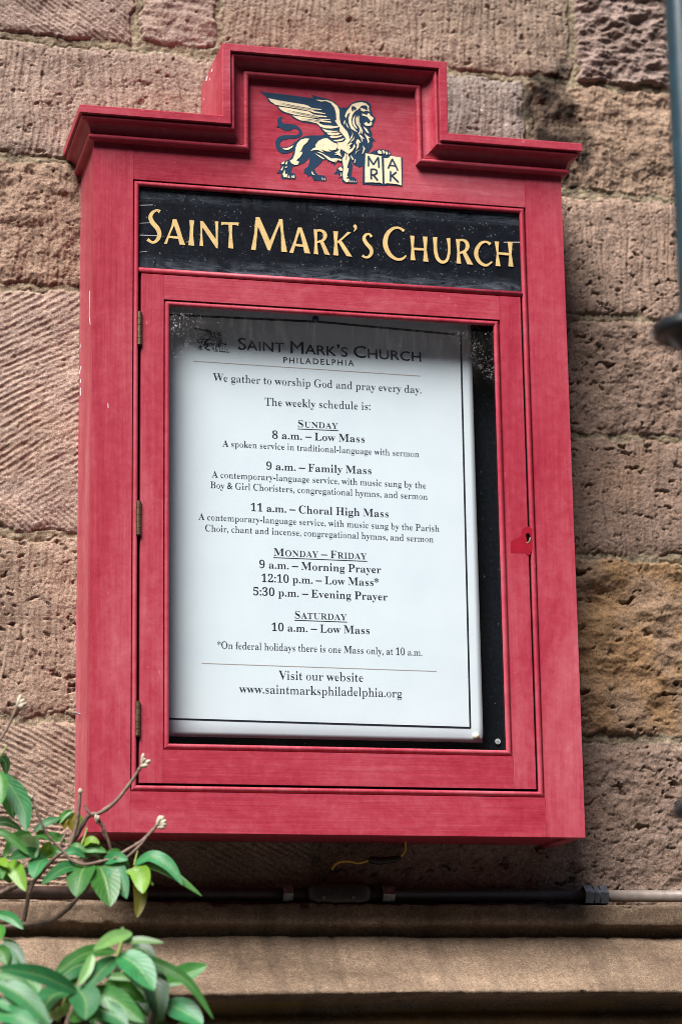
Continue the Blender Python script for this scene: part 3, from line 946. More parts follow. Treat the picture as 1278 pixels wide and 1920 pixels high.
signA = [
    stroke([(172, 196, 26), (150, 186, 17), (122, 203, 24), (110, 232, 29), (125, 268, 32), (155, 303, 32), (168, 342, 30), (154, 378, 26), (124, 395, 18), (90, 374, 24)]),
    [(252, 245), (278, 243), (262, 290), (235, 350), (218, 405), (197, 404), (222, 345), (246, 285)], [(258, 243), (279, 243), (300, 300), (318, 360), (337, 413), (298, 409), (284, 350), (264, 290)], [(233, 350), (297, 356), (301, 373), (226, 366)],
    [(361, 249), (394, 252), (389, 300), (388, 350), (394, 418), (354, 413), (362, 350), (365, 300)],
    [(430, 254), (449, 256), (446, 330), (452, 420), (427, 417), (434, 330)], [(430, 254), (452, 257), (549, 395), (546, 436), (534, 431), (440, 290)], [(526, 257), (551, 258), (547, 330), (546, 436), (532, 428), (532, 330)],
    [(567, 261), (683, 265), (679, 290), (668, 284), (583, 280), (567, 286)], [(614, 275), (641, 276), (639, 340), (647, 436), (612, 432), (618, 340)],
    [(789, 231), (813, 230), (803, 330), (792, 446), (760, 442), (780, 340)], [(789, 231), (816, 230), (892, 400), (882, 449), (868, 445), (800, 280)], [(943, 243), (963, 243), (928, 330), (884, 449), (868, 438), (880, 390), (915, 310)], [(940, 243), (965, 243), (974, 340), (995, 459), (955, 455), (954, 340)],
    [(1063, 298), (1088, 298), (1062, 370), (1034, 466), (1007, 461), (1040, 380)], [(1068, 297), (1089, 298), (1115, 370), (1145, 468), (1106, 465), (1088, 380)], [(1043, 402), (1107, 409), (1112, 427), (1038, 419)],
    [(1165, 309), (1191, 311), (1189, 390), (1196, 474), (1166, 470), (1171, 390)], stroke([(1182, 320, 18), (1208, 317, 17), (1232, 330, 24), (1240, 354, 27), (1226, 381, 20), (1186, 394, 14)]), [(1204, 390), (1229, 387), (1250, 430), (1273, 479), (1236, 473), (1222, 435)],
]
signB = [
    [(13, 212), (45, 214), (40, 290), (48, 368), (13, 365), (20, 290)], [(104, 216), (127, 221), (90, 252), (46, 292), (36, 280), (75, 246)], [(44, 280), (68, 274), (100, 320), (134, 375), (97, 371), (72, 330)],
    stroke([(146, 172, 12), (150, 180, 24), (155, 196, 17), (143, 217, 5)]),
    stroke([(256, 250, 20), (240, 231, 14), (217, 238, 20), (208, 262, 24), (224, 292, 26), (250, 322, 26), (254, 352, 24), (236, 375, 19), (212, 377, 15), (197, 366, 20)]),
    stroke([(461, 212, 20), (425, 192, 16), (385, 200, 22), (350, 240, 30), (342, 300, 33), (366, 355, 28), (408, 388, 20), (448, 388, 18), (474, 366, 12)]),
    [(497, 240), (526, 243), (522, 320), (532, 398), (499, 396), (505, 320)], [(577, 246), (608, 248), (603, 330), (614, 408), (579, 404), (585, 330)], [(516, 316), (592, 321), (592, 337), (516, 333)],
    stroke([(655, 250, 30), (656, 300, 24), (660, 350, 25), (674, 390, 24), (702, 409, 21), (730, 395, 20), (743, 350, 19), (743, 300, 19), (738, 257, 27)]),
    [(785, 262), (813, 264), (810, 340), (820, 420), (789, 417), (794, 340)], stroke([(805, 271, 17), (830, 270, 16), (853, 285, 24), (859, 312, 26), (845, 338, 20), (808, 352, 14)]), [(824, 345), (850, 344), (872, 382), (896, 426), (858, 423), (842, 388)],
    stroke([(1004, 297, 22), (978, 281, 15), (944, 290, 21), (918, 328, 27), (915, 370, 28), (938, 411, 23), (978, 429, 18), (1015, 405, 12)]),
    [(1029, 277), (1058, 279), (1054, 355), (1068, 436), (1035, 433), (1042, 350)], [(1111, 279), (1143, 281), (1138, 360), (1149, 439), (1116, 436), (1121, 360)], [(1050, 345), (1126, 351), (1126, 368), (1050, 361)],
]
def inset(pl, d):
    """move an outline inwards by d"""
    P = [np.array(p, float) for p in pl]
    ar = sum(P[i][0] * P[(i + 1) % len(P)][1] - P[(i + 1) % len(P)][0] * P[i][1] for i in range(len(P)))
    sg = 1 if ar > 0 else -1
    out = []
    for i, p in enumerate(P):
        nn = np.zeros(2)
        for e_ in (p - P[i - 1], P[(i + 1) % len(P)] - p):
            l_ = np.linalg.norm(e_)
            if l_ > 1e-9: nn += np.array([-e_[1], e_[0]]) / l_
        l_ = np.linalg.norm(nn)
        out.append(tuple(p + nn / l_ * sg * d) if l_ > 0.3 else tuple(p))
    return out
flat("lettering", [inset([sgA(*p) for p in pl], 0.00032) for pl in signA] + [inset([sgB(*p) for p in pl], 0.00032) for pl in signB], 0.0076, GOLD, cab)

# ------------------------------------------------------------------ winged lion emblem
def q1(L): return [(480 + x / 9.129, 160 + y / 9.129) for x, y in L]
def q2(L): return [(600 + x / 9.129, 170 + y / 9.129) for x, y in L]
def q3(L): return [(500 + x / 9.129, 240 + y / 9.129) for x, y in L]
def q4(L): return [(620 + x / 9.129, 250 + y / 9.129) for x, y in L]
def st4(L): return q4(stroke(L))
def st1(L): return q1(stroke(L))
def st3(L): return q3(stroke(L))
navy = [
    q1([(60, 90), (150, 115), (420, 140), (700, 180), (900, 205), (985, 212), (945, 155), (1040, 185), (1180, 215), (1278, 245)]) + q2([(260, 200), (340, 285), (400, 280), (470, 292), (520, 600), (500, 850), (300, 905)]) +
    q1([(1278, 895), (1180, 840), (1130, 780), (1080, 710), (1030, 662), (800, 632), (700, 592), (620, 545), (600, 507), (450, 462), (375, 402), (355, 347), (240, 297), (200, 260), (190, 210), (120, 150)]),
    q2([(455, 295), (500, 240), (560, 195), (640, 170), (720, 163), (800, 180), (850, 212), (876, 262), (863, 300), (885, 350), (892, 402), (945, 465), (936, 520), (908, 562), (907, 607), (860, 620), (850, 650), (885, 700), (887, 760), (872, 785), (900, 800), (945, 857), (900, 862)]) +
    q4([(715, 200), (692, 245), (655, 300), (640, 335), (590, 335), (545, 560), (482, 578), (430, 552), (395, 535), (330, 440), (250, 250), (280, 60)]) + q2([(440, 700), (385, 560), (405, 400)]),
    q4([(200, 280), (330, 430), (375, 540), (345, 735), (400, 750), (440, 788), (454, 850), (430, 860), (250, 850), (200, 832), (185, 790), (188, 745), (118, 775), (155, 735), (125, 692), (40, 690), (95, 640), (105, 590), (150, 558), (198, 572), (168, 480), (178, 400)]),
    q3([(490, 230), (560, 172), (640, 138), (730, 123), (940, 120), (1000, 98), (1278, 200)]) + q4([(260, 330), (220, 500), (180, 505), (150, 500)]) + q3([(1278, 592), (1200, 570), (1145, 652), (1135, 592), (1095, 612), (1085, 562), (1035, 582), (1028, 540), (955, 540), (920, 600), (860, 650), (815, 690), (830, 750), (880, 800), (960, 805), (1012, 835), (1022, 880), (1000, 907), (800, 892), (770, 830), (740, 805), (705, 835), (665, 772), (630, 772), (640, 700), (700, 660), (730, 580), (715, 495), (690, 540), (640, 590), (560, 625), (440, 660), (415, 740), (425, 765), (480, 778), (502, 830), (482, 872), (260, 867), (240, 825), (245, 772), (163, 770), (215, 720), (245, 640), (218, 608), (270, 588), (320, 558), (390, 528), (430, 480), (455, 380), (480, 290)]),
    q1([(452, 533), (428, 575), (432, 612), (482, 652), (560, 658), (650, 663), (720, 700), (770, 758), (791, 805)]) + q3([(606, 92), (592, 127), (542, 162), (480, 176), (370, 181), (280, 197), (232, 232), (216, 285), (242, 324), (300, 331), (380, 311), (440, 271), (490, 228), (500, 310), (465, 362), (420, 402), (340, 432), (260, 432), (188, 387), (148, 312), (142, 230), (185, 158), (250, 126), (300, 118), (400, 116), (500, 120), (543, 90), (553, 60), (530, 22), (500, 7)]) + q1([(630, 737), (580, 767), (520, 777), (460, 752), (395, 714), (343, 712), (378, 660), (358, 620), (363, 570), (410, 528)]),
    q4([(650, 345), (720, 300), (800, 275), (900, 268), (980, 290), (1027, 335), (1032, 372), (990, 402), (960, 427), (910, 417), (880, 385), (780, 365)]),
    q4([(575, 332), (720, 350), (860, 385), (900, 412), (1010, 374), (1110, 385), (1200, 408), (1224, 403), (1224, 903), (1100, 893), (1000, 882), (890, 893), (720, 880), (538, 867), (545, 560)]),
]
cream = [
    q1([(205, 218), (400, 257), (600, 291), (800, 322), (880, 342), (945, 384), (1120, 408), (1110, 418), (940, 408), (1000, 440), (1180, 476), (1180, 490), (1000, 467), (900, 432), (700, 392), (430, 347), (330, 330), (250, 275)]),
    q1([(377, 362), (520, 380), (700, 412), (900, 447), (980, 497), (1205, 526), (1200, 543), (1060, 535), (1060, 560), (900, 540), (650, 500), (480, 450), (410, 405)]),
    q1([(1060, 568), (1265, 580), (1265, 591), (1100, 586)]),
    q1([(620, 515), (760, 532), (900, 552), (1040, 582), (1278, 618), (1278, 637), (1100, 620), (1065, 640), (1150, 680), (1278, 688)]) + q2([(230, 605), (330, 603), (300, 628), (200, 644), (80, 640), (0, 612)]) + q1([(1040, 648), (900, 615), (760, 597), (680, 560)]),
    q1([(1018, 243), (1180, 253)]) + q2([(0, 160), (110, 158), (200, 188), (290, 256), (326, 330), (331, 480), (352, 570), (402, 632), (462, 702), (492, 780), (497, 848), (520, 800), (552, 740), (540, 682), (560, 745), (545, 800), (470, 900), (430, 1010), (300, 1000), (300, 905), (400, 880), (440, 820), (395, 760), (365, 725), (330, 690), (335, 625), (300, 590), (250, 510), (275, 500), (268, 380), (242, 290), (180, 212), (100, 178), (0, 182)]),
    q2([(30, 645), (120, 676), (220, 686), (322, 688), (260, 702), (170, 716), (88, 706)]), q2([(108, 716), (200, 721), (300, 716), (352, 726), (300, 756), (200, 766), (138, 750)]),
    q2([(158, 776), (260, 776), (387, 758), (340, 792), (260, 809), (188, 806)]), q2([(223, 846), (310, 836), (418, 808), (380, 848), (300, 867), (238, 861)]), q2([(290, 886), (370, 881), (452, 848), (430, 892), (360, 915), (300, 906)]),
    q2([(420, 430), (450, 350), (490, 300), (540, 232), (620, 205), (700, 194), (780, 213), (832, 260), (827, 320), (847, 356), (810, 345), (802, 270), (770, 247), (700, 257), (680, 285), (650, 315), (580, 362), (545, 420), (530, 500), (545, 590), (590, 650), (640, 712), (600, 692), (530, 652), (490, 560), (480, 470), (512, 370), (470, 400), (440, 470)]),
    q2([(680, 288), (740, 308), (832, 350), (780, 342), (740, 357), (700, 342)]),
    q2([(600, 410), (560, 470), (550, 540), (570, 600), (620, 652), (632, 640), (590, 570), (580, 500), (592, 440)]), q2([(640, 415), (605, 480), (615, 560), (660, 622), (700, 692), (710, 742), (727, 700), (700, 630), (650, 570), (630, 500)]), q2([(672, 420), (640, 470), (645, 540), (680, 592), (692, 600), (665, 530), (660, 470)]),
    q2([(720, 388), (800, 418), (810, 388), (842, 388), (850, 420), (912, 465), (897, 492), (870, 527), (840, 492), (810, 460), (800, 442), (714, 422)]), q2([(745, 560), (790, 533), (810, 562), (850, 562), (850, 535), (882, 540), (877, 590), (820, 602), (770, 592)]),
    q2([(735, 608), (800, 660), (835, 732), (800, 717), (760, 662)]), q2([(750, 728), (800, 770), (867, 812), (822, 802), (836, 870), (820, 903), (795, 820)]), q2([(650, 740), (700, 765), (747, 820), (742, 832), (705, 800), (722, 850), (716, 882), (690, 800)]),
    q2([(582, 780), (570, 842), (500, 890), (560, 820)]), q2([(640, 830), (665, 845), (692, 892), (672, 893), (640, 852), (612, 915), (615, 870)]), q2([(415, 500), (398, 550), (410, 582), (427, 520)]), q2([(438, 540), (470, 600), (492, 652), (450, 602)]), q2([(640, 735), (672, 700), (668, 640), (690, 690), (690, 730)]),
    q3([(722, 180), (690, 240), (620, 302), (590, 372), (560, 417), (602, 403), (600, 442), (560, 502), (500, 552), (552, 580), (530, 622), (480, 633), (420, 602), (390, 558), (440, 530), (480, 430), (490, 340), (520, 260), (580, 200), (650, 178)]),
    q3([(743, 397), (790, 345), (835, 330), (828, 290), (880, 220), (960, 180), (1030, 173), (1080, 210), (1150, 255), (1197, 265), (1207, 320), (1180, 367), (1110, 382), (1045, 362), (1092, 402), (1010, 397), (918, 362), (975, 418), (930, 402), (880, 377), (800, 375)]),
    q3([(262, 350), (340, 342), (400, 320), (457, 293), (430, 332), (370, 372), (310, 372)]), q3([(843, 403), (920, 420), (1050, 490), (1110, 532), (1182, 518), (1160, 562), (1110, 572), (1050, 540), (960, 460)]), q3([(818, 430), (900, 470), (992, 532), (960, 532), (880, 482)]), q3([(1212, 548), (1170, 592), (1163, 577), (1185, 550)]),
    q3([(268, 790), (303, 708), (310, 790), (352, 783), (345, 842), (288, 842)]), q3([(358, 852), (370, 803), (393, 852)]), q3([(414, 820), (436, 813), (447, 852), (430, 852)]), q3([(450, 808), (472, 815), (472, 857), (455, 852)]), q3([(243, 602), (302, 568), (290, 612), (260, 622)]), q3([(238, 712), (277, 653), (265, 722), (245, 727)]), q3([(318, 592), (352, 563), (342, 622), (318, 622)]), q3([(298, 670), (352, 653), (330, 682)]),
    q3([(768, 733), (800, 790), (827, 807), (790, 802), (763, 772)]), q3([(938, 840), (967, 892), (945, 887)]), q3([(973, 858), (1000, 870), (990, 897)]),
    q4([(215, 240), (300, 198), (332, 240), (300, 282), (362, 258), (382, 238), (370, 300), (300, 352), (290, 372), (322, 422), (290, 522), (272, 600), (302, 598), (290, 662), (272, 722), (290, 742), (250, 772), (312, 780), (300, 832), (260, 837), (210, 792), (200, 702), (212, 580), (200, 500), (190, 440), (232, 380), (240, 330), (200, 288)]),
    q4([(313, 832), (325, 798), (337, 837)]), q4([(348, 832), (360, 798), (367, 837)]), q4([(383, 837), (390, 803), (402, 837)]), q4([(414, 837), (420, 812), (432, 837)]), q4([(118, 600), (160, 573), (190, 600), (197, 640), (160, 642), (140, 622)]), q4([(168, 660), (182, 722), (163, 742)]),
    q4([(58, 362), (112, 340), (60, 330), (110, 308), (162, 258), (150, 330), (182, 402), (120, 370)]), q4([(285, 192), (340, 158), (362, 170), (300, 222)]), q4([(400, 178), (412, 230), (390, 262), (355, 312), (380, 220)]), q4([(438, 108), (477, 130), (472, 232), (428, 292), (450, 200), (428, 150)]), q4([(502, 278), (440, 312), (408, 372), (428, 308)]), q4([(543, 207), (582, 260), (550, 342), (528, 350), (555, 270)]), q4([(410, 438), (393, 512), (410, 502), (422, 450)]), q4([(338, 370), (387, 440), (370, 462), (340, 402)]),
    q4([(0, 430), (90, 428), (172, 440), (184, 472), (90, 452), (50, 492), (0, 472)]),
    q4([(793, 310), (820, 288), (862, 310), (867, 352), (830, 352), (798, 335)]), q4([(873, 290), (900, 288), (922, 330), (900, 352)]), q4([(928, 310), (960, 318), (972, 350), (945, 372)]), q4([(983, 328), (1007, 345), (1000, 367)]),
]
pages = [q4([(588, 342), (720, 362), (863, 392), (880, 862), (820, 840), (760, 846), (720, 837), (580, 840), (580, 600)]), q4([(905, 425), (950, 430), (1000, 412), (1012, 384), (1195, 414), (1207, 892), (1130, 870), (1040, 860), (960, 852), (915, 862)])]
over = [st1([(408, 300, 4), (550, 332, 11), (700, 362, 12), (940, 405, 12)]), st1([(525, 425, 4), (700, 463, 11), (900, 503, 12), (1050, 537, 12)]), st1([(765, 571, 4), (950, 590, 12), (1110, 616, 12)]),
        q2([(528, 322), (533, 275), (560, 263), (617, 295), (580, 332), (567, 300), (550, 347)]), st4([(210, 292, 6), (250, 330, 12), (290, 352, 8)]), st4([(250, 450, 4), (262, 400, 12), (255, 340, 8)])]
for L in ([(637, 562, 26), (637, 470, 26), (638, 385, 26)], [(640, 400, 26), (680, 470, 28), (722, 535, 28)], [(722, 535, 26), (765, 470, 24), (805, 405, 22)], [(803, 405, 30), (812, 500, 30), (816, 588, 30)],
          [(682, 605, 32), (682, 690, 32), (684, 782, 32)], [(675, 617, 24), (740, 615, 24), (778, 640, 28), (775, 680, 28), (740, 705, 24), (680, 712, 22)], [(715, 705, 30), (752, 750, 30), (795, 803, 30)],
          [(972, 602, 26), (1008, 520, 26), (1043, 440, 24)], [(1043, 435, 24), (1090, 530, 28), (1140, 634, 28)], [(1000, 545, 20), (1050, 552, 20), (1105, 560, 20)],
          [(1016, 648, 28), (1014, 730, 28), (1012, 818, 28)], [(1116, 664, 26), (1070, 698, 26), (1020, 738, 26)], [(1036, 722, 28), (1090, 775, 28), (1152, 836, 28)]):
    over.append(st4(L))
PY = 0.0005
em = flat("lion_emblem", [[xz(*p, PY) for p in pl] for pl in navy], PY - 0.0003, NAVY, cab)
flat("painted_highlights", [[xz(*p, PY) for p in pl] for pl in cream + pages], PY - 0.0008, CREAM, em, step=0.00001)
for i, pl in enumerate(over):
    flat("painted_line", [[xz(*p, PY) for p in pl]], PY - 0.0018 - 0.00001 * i, NAVY, em)

# ------------------------------------------------------------------ the poster inside the case
PAPER_Y = 0.047
def build_poster():
    t = thing("poster", "white printed service schedule poster pinned up inside the red cabinet", "poster", (0, PAPER_Y, -0.36))
    x0, x1 = -0.2440, 0.2232
    z0, z1 = at(600, 1386, PAPER_Y).z, 0.290
    nx, nz = 60, 90
    V, Fc = [], []
    for j in range(nz + 1):
        for i in range(nx + 1):
            u, v = i / nx, j / nz
            x, z = x0 + (x1 - x0) * u, z0 + (z1 - z0) * v
            x += (0.0010 - 0.004 * (1 - v)) * (1 - u) * 0 + 0.0015 * (0.5 - v) * (u > 0)
            lo = max(0, 0.019 - (z - z0)) / 0.019
            rt = max(0, 0.016 - (x1 - x)) / 0.016
            y = PAPER_Y + 0.0035 * lo ** 1.6 + 0.0005 * rt ** 2 * (1 - lo * 0.5)
            V.append((x, y, z))
    for j in range(nz):
        for i in range(nx):
            a_ = j * (nx + 1) + i
            Fc.append((a_, a_ + 1, a_ + nx + 2, a_ + nx + 1))
    paper = mesh_obj("paper", V, Fc, PAPER, t, smooth=True)
    sm = paper.modifiers.new("thickness", 'SOLIDIFY'); sm.thickness = 0.0003; sm.offset = 1
    IY = PAPER_Y - 0.0005
    X = lambda px, py: xz(px, py, PAPER_Y)
    # border and rules
    def line(p0, p1, wpx):
        a_, b_ = np.array(p0, float), np.array(p1, float)
        d_ = (b_ - a_) / np.linalg.norm(b_ - a_)
        nn = np.array([-d_[1], d_[0]]) * wpx / 2
        return [X(*(a_ + nn)), X(*(b_ + nn)), X(*(b_ - nn)), X(*(a_ - nn))]
    flat("border", [line((300, 589), (600, 603.5), 4.0), line((600, 603.5), (864, 628), 4.0), line((863, 627), (881, 1365), 3.4), line((300, 1347.5), (882, 1365), 3.4)], IY, INK, t)
    flat_each("rule", [line((362, 677), (788, 705), 1.3), line((378, 1244), (818, 1259), 1.3)], IY, RULE, t)
    # small black and white emblem
    def small(pl):
        out = []
        for (px, py) in pl:
            u, v = (px - 486) / (756 - 486), (py - 170) / (350 - 170)
            v -= u * 0.065
            out.append(X(362 + u * 68, 614 + v * 45.5 + u * 4.5))
        return out
    e2 = flat("lion_emblem", [small(pl) for pl in navy], IY, INK, t)
    flat("white_highlights", [small(pl) for pl in cream + pages], IY - 0.0005, PAPER, e2, step=0.00001)
    for i, pl in enumerate(over):
        flat("printed_line", [small(pl)], IY - 0.0012 - 0.00001 * i, INK, e2)

    # ---- letter shapes
    def bold(c):
        if 'A' <= c <= 'Z': return chr(0x1D400 + ord(c) - 65)
        if 'a' <= c <= 'z': return chr(0x1D41A + ord(c) - 97)
        if '0' <= c <= '9': return chr(0x1D7CE + ord(c) - 48)
        return c
    cache = {}
    need = set()
    lines = [
        ("We gather to worship God and pray every day.", 'r', (399, 714), (789.5, 737.6), 22.0), ("The weekly schedule is:", 'r', (496, 760), (694, 768.6), 22.0),
        ("Sunday", 'sc', (558.3, 800.7), (633, 803.8), 20.0), ("8 a.m. – Low Mass", 'b', (510, 822), (683.5, 829.5), 21.5), ("A spoken service in traditional-language with sermon", 'r', (417, 837), (785, 857), 18.2),
        ("9 a.m. – Family Mass", 'b', (499, 880.3), (696, 889), 21.5), ("A contemporary-language service, with music sung by the", 'r', (397, 895), (798, 916), 18.2), ("Boy & Girl Choristers, congregational hymns, and sermon", 'r', (394.3, 915), (801, 937), 18.2),
        ("11 a.m. – Choral High Mass", 'b', (470, 958), (728, 970), 21.5), ("A contemporary-language service, with music sung by the Parish", 'r', (372, 974.5), (823, 997), 18.2), ("Choir, chant and incense, congregational hymns, and sermon", 'r', (384.6, 996), (812, 1017), 18.2),
        ("Monday – Friday", 'sc', (513, 1042), (687, 1049), 20.5), ("9 a.m. – Morning Prayer", 'b', (486, 1065), (714, 1075), 21.5), ("12:10 p.m. – Low Mass*", 'b', (490, 1091), (710, 1099), 21.5), ("5:30 p.m. – Evening Prayer", 'b', (474.6, 1116), (726, 1126), 21.5),
        ("Saturday", 'sc', (552.5, 1159.5), (649.5, 1163), 20.0), ("10 a.m. – Low Mass", 'b', (509, 1183), (692.5, 1189), 21.5), ("*On federal holidays there is one Mass only, at 10 a.m.", 'r', (407, 1216), (791, 1230), 19.5),
        ("Visit our website", 'r', (522, 1274), (680.5, 1278.5), 23.5), ("www.saintmarksphiladelphia.org", 'r', (448, 1299), (753, 1308), 23.5),
        ("Saint Mark\u2019s Church", 'hd', (446, 655), (789, 678), 33.0), ("PHILADELPHIA", 'sp', (531, 680), (663, 686), 16.0),
    ]
    for txt, stl, *_ in lines:
        for ch in txt:
            if ch != ' ':
                need.add((ch.upper() if stl in ('sc', 'hd', 'sp') else ch, 'h' if stl in ('hd', 'sp') else 's'))
    tmp = {}
    def text_obj(body):
        cu = bpy.data.curves.new('glyph', 'FONT'); cu.body = body; cu.size = 1; cu.resolution_u = 3
        o = bpy.data.objects.new('glyph', cu); COL.objects.link(o)
        return o
    for (ch, fam) in need:
        c = bold(ch) if fam == 's' else ch
        tmp[(ch, fam)] = (text_obj(c), text_obj(c + c))
    bpy.context.view_layer.update()
    dg = bpy.context.evaluated_depsgraph_get()
    for k, (o1, o2) in tmp.items():
        ev = o1.evaluated_get(dg)
        me = ev.to_mesh()
        vs = np.array([v.co[:2] for v in me.vertices], float).reshape(-1, 2)
        fs = [tuple(p_.vertices) for p_ in me.polygons]
        ev.to_mesh_clear()
        ev2 = o2.evaluated_get(dg)
        m2 = ev2.to_mesh()
        v2 = np.array([v.co[:2] for v in m2.vertices], float).reshape(-1, 2)
        ev2.to_mesh_clear()
        adv = v2[:, 0].max() - vs[:, 0].max()
        # outline normals for thinning
        from collections import defaultdict
        cnt = defaultdict(list)
        for f_ in fs:
            ar = sum(vs[f_[i]][0] * vs[f_[(i + 1) % len(f_)]][1] - vs[f_[(i + 1) % len(f_)]][0] * vs[f_[i]][1] for i in range(len(f_)))
            f2 = f_ if ar > 0 else f_[::-1]
            for i in range(len(f2)):
                a_, b_ = f2[i], f2[(i + 1) % len(f2)]
                cnt[(min(a_, b_), max(a_, b_))].append((a_, b_))
        nr = np.zeros_like(vs)
        for e_ in cnt.values():
            if len(e_) == 1:
                a_, b_ = e_[0]
                d_ = vs[b_] - vs[a_]
                nn = np.array([d_[1], -d_[0]])
                nr[a_] += nn / (np.linalg.norm(nn) + 1e-9); nr[b_] += nn / (np.linalg.norm(nn) + 1e-9)
        ln = np.linalg.norm(nr, axis=1)[:, None]
        nr = np.where(ln > 1e-6, nr / np.maximum(ln, 1e-6), 0)
        cache[k] = (vs, fs, adv, nr)
    for o1, o2 in tmp.values():
        for o in (o1, o2):
            cu = o.data
            bpy.data.objects.remove(o); bpy.data.curves.remove(cu)
    MPP = 0.000795
    DIAG = set("AVWXYKMNvwxyzkZ")
    for txt, stl, pl, pr, em_px in lines:
        V, Fc = [], []
        pen = 0.0
        for ch in txt:
            if ch == ' ':
                pen += 0.25 if stl != 'hd' else 0.24
                continue
            small_cap = stl in ('sc', 'hd') and ch.islower()
            key = (ch.upper() if stl in ('sc', 'hd', 'sp') else ch, 'h' if stl in ('hd', 'sp') else 's')
            vs, fs, adv, nr = cache[key]
            vs = vs.copy()
            th = {'r': 0.027, 'b': 0.013, 'sc': 0.020, 'hd': -0.012, 'sp': -0.012}[stl]
            if key[1] == 's':
                if key[0] in DIAG: th = min(th, 0.013)
                if key[0] in ".,:-–*&’": th = -0.010 if key[0] in '-–' else (0.0 if stl == 'r' else -0.016)
            vs[:, 0] -= nr[:, 0] * th
            if key[0] in '-–' or stl in ('hd', 'sp'): vs[:, 1] -= nr[:, 1] * (th if stl != 'b' else -0.012)
            if key[1] == 's' and (ch.islower()) and not small_cap:
                y = vs[:, 1]
                vs[:, 1] = np.where(y < 0, y, np.where(y < 0.47, y * 0.88, 0.4136 + (y - 0.47) * (0.70 - 0.4136) / (0.69 - 0.47)))
            s_ = 1.0
            if small_cap: s_ = 0.80
            if stl == 'hd' and ch == '\u2019': s_ = 1.0
            off = len(V)
            for (x, y) in vs: V.append([pen + x * s_, y * s_])
            for f_ in fs: Fc.append(tuple(off + i for i in f_))
            track = {'sp': 0.16, 'hd': 0.004, 'sc': 0.012}.get(stl, 0.0)
            pen += adv * s_ + track - (0.02 if stl == 'r' else 0.0)
        V = np.array(V)
        a_, b_ = np.array(X(*pl)), np.array(X(*pr))
        d_ = b_ - a_
        wd = np.linalg.norm(d_)
        ux = d_ / wd
        uz = np.array([-ux[1], ux[0]])
        xs_ = (V[:, 0] - V[:, 0].min()) / (V[:, 0].max() - V[:, 0].min()) * wd
        ys_ = V[:, 1] * em_px * MPP
        W3 = [(a_[0] + ux[0] * x + uz[0] * y * 0.0, IY, a_[1] + ux[1] * x + y) for x, y in zip(xs_, ys_)]
        bmm = bmesh.new()
        bv = [bmm.verts.new(q_) for q_ in W3]
        for f_ in Fc:
            try: bmm.faces.new([bv[i] for i in f_])
            except ValueError: pass
        if stl == 'sc':                                  # underline
            dz = -0.0034
            for (s0, s1) in ((0.0, 1.0),):
                u0, u1 = a_ + d_ * s0 - ux * .0006, a_ + d_ * s1 + ux * .0006
                q_ = [bmm.verts.new((u0[0], IY, u0[1] + dz)), bmm.verts.new((u1[0], IY, u1[1] + dz)), bmm.verts.new((u1[0], IY, u1[1] + dz + .0011)), bmm.verts.new((u0[0], IY, u0[1] + dz + .0011))]
                bmm.faces.new(q_)
        me = bpy.data.meshes.new("text_line")
        bmm.to_mesh(me); bmm.free()
        link("heading_text" if stl in ('hd', 'sp') else "text_line", me, INK if stl in ('hd', 'sp', 'b', 'sc') else INK_TEXT, t)
build_poster()

def push_pin(px, py, Y, r, mat, label):
    c = at(px, py, Y)
    t = thing("push_pin", label, "push pin", (c.x, Y, c.z), "push pins holding the poster")
    V, Fc = [], []
    ring = []
    prof = [(0.0, -r * 1.1), (r * 0.6, -r * 1.0), (r * 0.95, -r * 0.55), (r, 0.0), (r * 0.8, r * 0.5), (r * 0.4, r * 0.75), (r * 0.35, r * 1.2)]
    n = 16
    for (rr, yy) in prof:
        for k in range(n):
            V.append((c.x + math.cos(2 * math.pi * k / n) * rr, Y + yy, c.z + math.sin(2 * math.pi * k / n) * rr))
    for i in range(len(prof) - 1):
        for k in range(n):
            Fc.append((i * n + k, i * n + (k + 1) % n, (i + 1) * n + (k + 1) % n, (i + 1) * n + k))
    mesh_obj("head", V, Fc, mat, t, smooth=True)
    V, Fc = tube_data([(c.x, Y + r * 0.8, c.z), (c.x, 0.0785, c.z)], 0.0006, 6)
    mesh_obj("needle", V, Fc, STEEL, t)
push_pin(892, 1381, 0.0465, 0.0050, PIN_PALE, "ivory push pin in the poster's lower right corner")
push_pin(591, 598, 0.042, 0.0046, PIN_BLUE, "dark blue push pin at the top middle of the poster")

